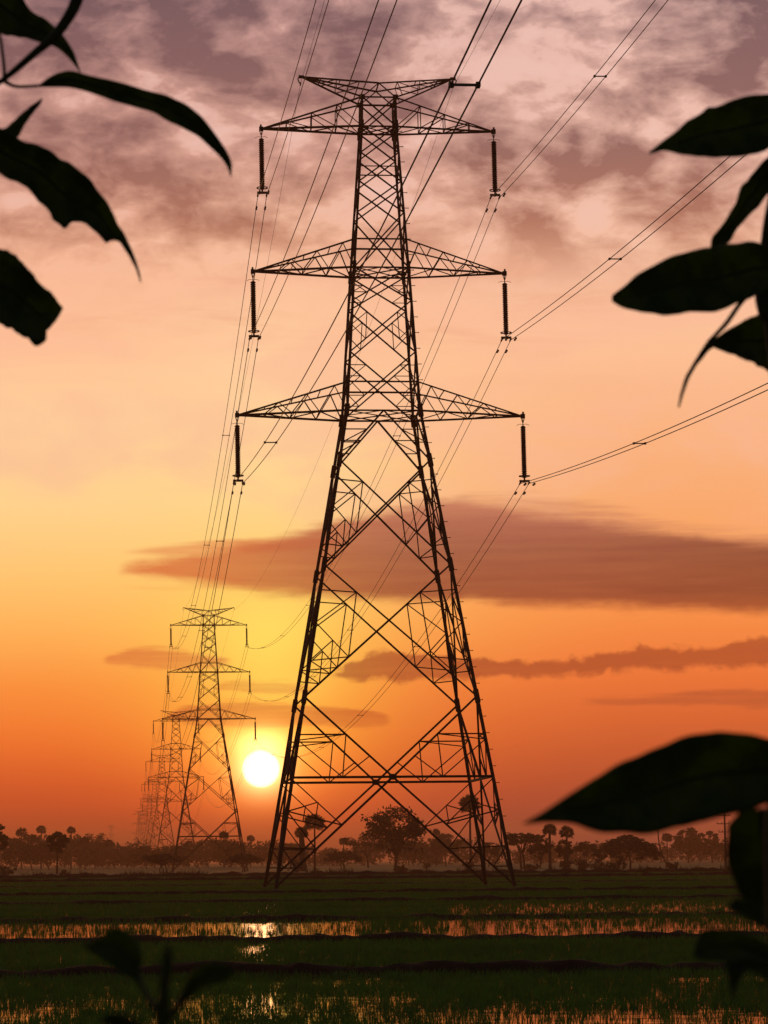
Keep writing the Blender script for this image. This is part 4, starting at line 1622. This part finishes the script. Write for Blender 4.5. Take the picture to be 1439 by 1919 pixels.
# lower right shrub, nearer
d = 1.5
p = at(1560, ground_v(d), d)
sh = thing('leafy_shrub', 'dark blurred shrub at the lower right with one very large leaf', 'shrub', (p.x, p.y, 0))
twig(sh, [(1560, ground_v(d)), (1530, 4000), (1490, 2400), (1462, 1850), (1450, 1600), (1452, 1500), (1470, 1420)], d, [.012, .01, .008, .006, .005, .004, .003], 'stem')
f2 = lambda pts: sc(pts, 3.004, 960, 1320)
leaf(sh, f2([(1600, 240), (1439, 185), (1280, 160), (1130, 152), (1000, 175), (900, 200), (750, 260), (600, 340), (450, 430), (330, 500), (200, 590), (60, 668)]),
     f2([(1600, 470), (1400, 575), (1260, 608), (1200, 622), (1080, 655), (930, 690), (800, 725), (680, 735), (560, 725), (430, 705), (330, 675), (200, 665), (62, 676)]), d, -.05, .15, .02, label='very large pointed leaf')
leaf(sh, f2([(1300, 585), (1225, 660), (1205, 780), (1210, 870), (1240, 990), (1290, 1070), (1360, 1180), (1439, 1270)]),
     f2([(1520, 590), (1600, 700), (1630, 850), (1620, 1000), (1580, 1150), (1520, 1230), (1450, 1275)]), d + .04, .03, .2, label='wide leaf hanging straight down')
leaf(sh, f2([(1500, 1190), (1430, 1150), (1340, 1100), (1260, 1093), (1212, 1128)]), f2([(1500, 1300), (1430, 1272), (1330, 1212), (1250, 1172), (1212, 1140)]), d + .02, .02, .2)
leaf(sh, f2([(1560, 1410), (1439, 1350), (1400, 1318), (1320, 1288), (1220, 1262), (1130, 1255), (1062, 1275), (1030, 1335), (1018, 1420)]),
     f2([(1560, 1520), (1439, 1470), (1320, 1440), (1220, 1448), (1100, 1442), (1020, 1432)]), d - .1, -.03, .2, label='blunt leaf pointing left')
leaf(sh, f2([(1560, 1380), (1439, 1380), (1300, 1390), (1200, 1430), (1205, 1500), (1225, 1600), (1240, 1690)]),
     f2([(1560, 1600), (1439, 1560), (1370, 1510), (1320, 1495), (1285, 1545), (1258, 1610), (1243, 1690)]), d - .06, -.02, .2, label='leaf ending in a long hanging tip')

# sprig at the bottom
d = 1.25
p = at(300, ground_v(d), d)
sh = thing('leafy_sprig', 'small blurred dark sprig rising from the bottom left', 'plant', (p.x, p.y, 0))
twig(sh, [(300, ground_v(d)), (302, 5000), (300, 2500), (302, 1950), (306, 1880)], d, [.004, .0035, .003, .0028, .0022], 'stem')
f3 = lambda pts: sc(pts, 3.5975, 100, 1680)
leaf(sh, f3([(705, 770), (610, 640), (592, 520), (600, 420), (590, 330), (540, 258), (450, 212), (390, 212), (340, 258), (270, 300), (190, 320)]),
     f3([(700, 780), (620, 655), (570, 592), (500, 542), (400, 472), (280, 392), (190, 326)]), d, .02, .2, label='broad leaf spreading left')
leaf(sh, f3([(690, 920), (690, 760), (715, 620), (730, 500), (735, 380), (768, 320)]), f3([(780, 920), (782, 760), (782, 650), (792, 500), (806, 400), (790, 320)]), d - .02, .01, .2, label='upright narrow leaf')
leaf(sh, f3([(760, 830), (830, 700), (868, 640), (900, 560), (960, 480), (1060, 440), (1150, 450), (1210, 500)]),
     f3([(780, 840), (880, 722), (940, 655), (1000, 622), (1100, 592), (1180, 560), (1212, 506)]), d, -.02, .2, label='leaf spreading right')
leaf(sh, f3([(740, 960), (580, 835), (520, 798), (420, 785), (360, 788), (318, 830)]), f3([(740, 1000), (650, 960), (450, 900), (322, 850)]), d - .02, -.02, .2, label='low leaf at the base')

# ------------------------------------------------------------------ haze
hz = MB()
zb, zt = -1.0, HAZE_TOP
hz.box((0, (Y_FAR + Y_NEAR) / 2, (zb + zt) / 2), (2 * X_LIM + 20, Y_FAR - Y_NEAR + 20, zt - zb))
hm = bpy.data.materials.new('haze')
hm.use_nodes = True
ht = hm.node_tree
ht.nodes.clear()
ho = ht.nodes.new('ShaderNodeOutputMaterial')
hv = ht.nodes.new('ShaderNodeVolumePrincipled')
hv.inputs['Color'].default_value = (.84, .46, .25, 1)
hv.inputs['Density'].default_value = HAZE_D
hv.inputs['Anisotropy'].default_value = .6
ht.links.new(hv.outputs[0], ho.inputs['Volume'])
tag(hz.build('haze', hm), 'warm evening haze over the fields', kind='stuff')
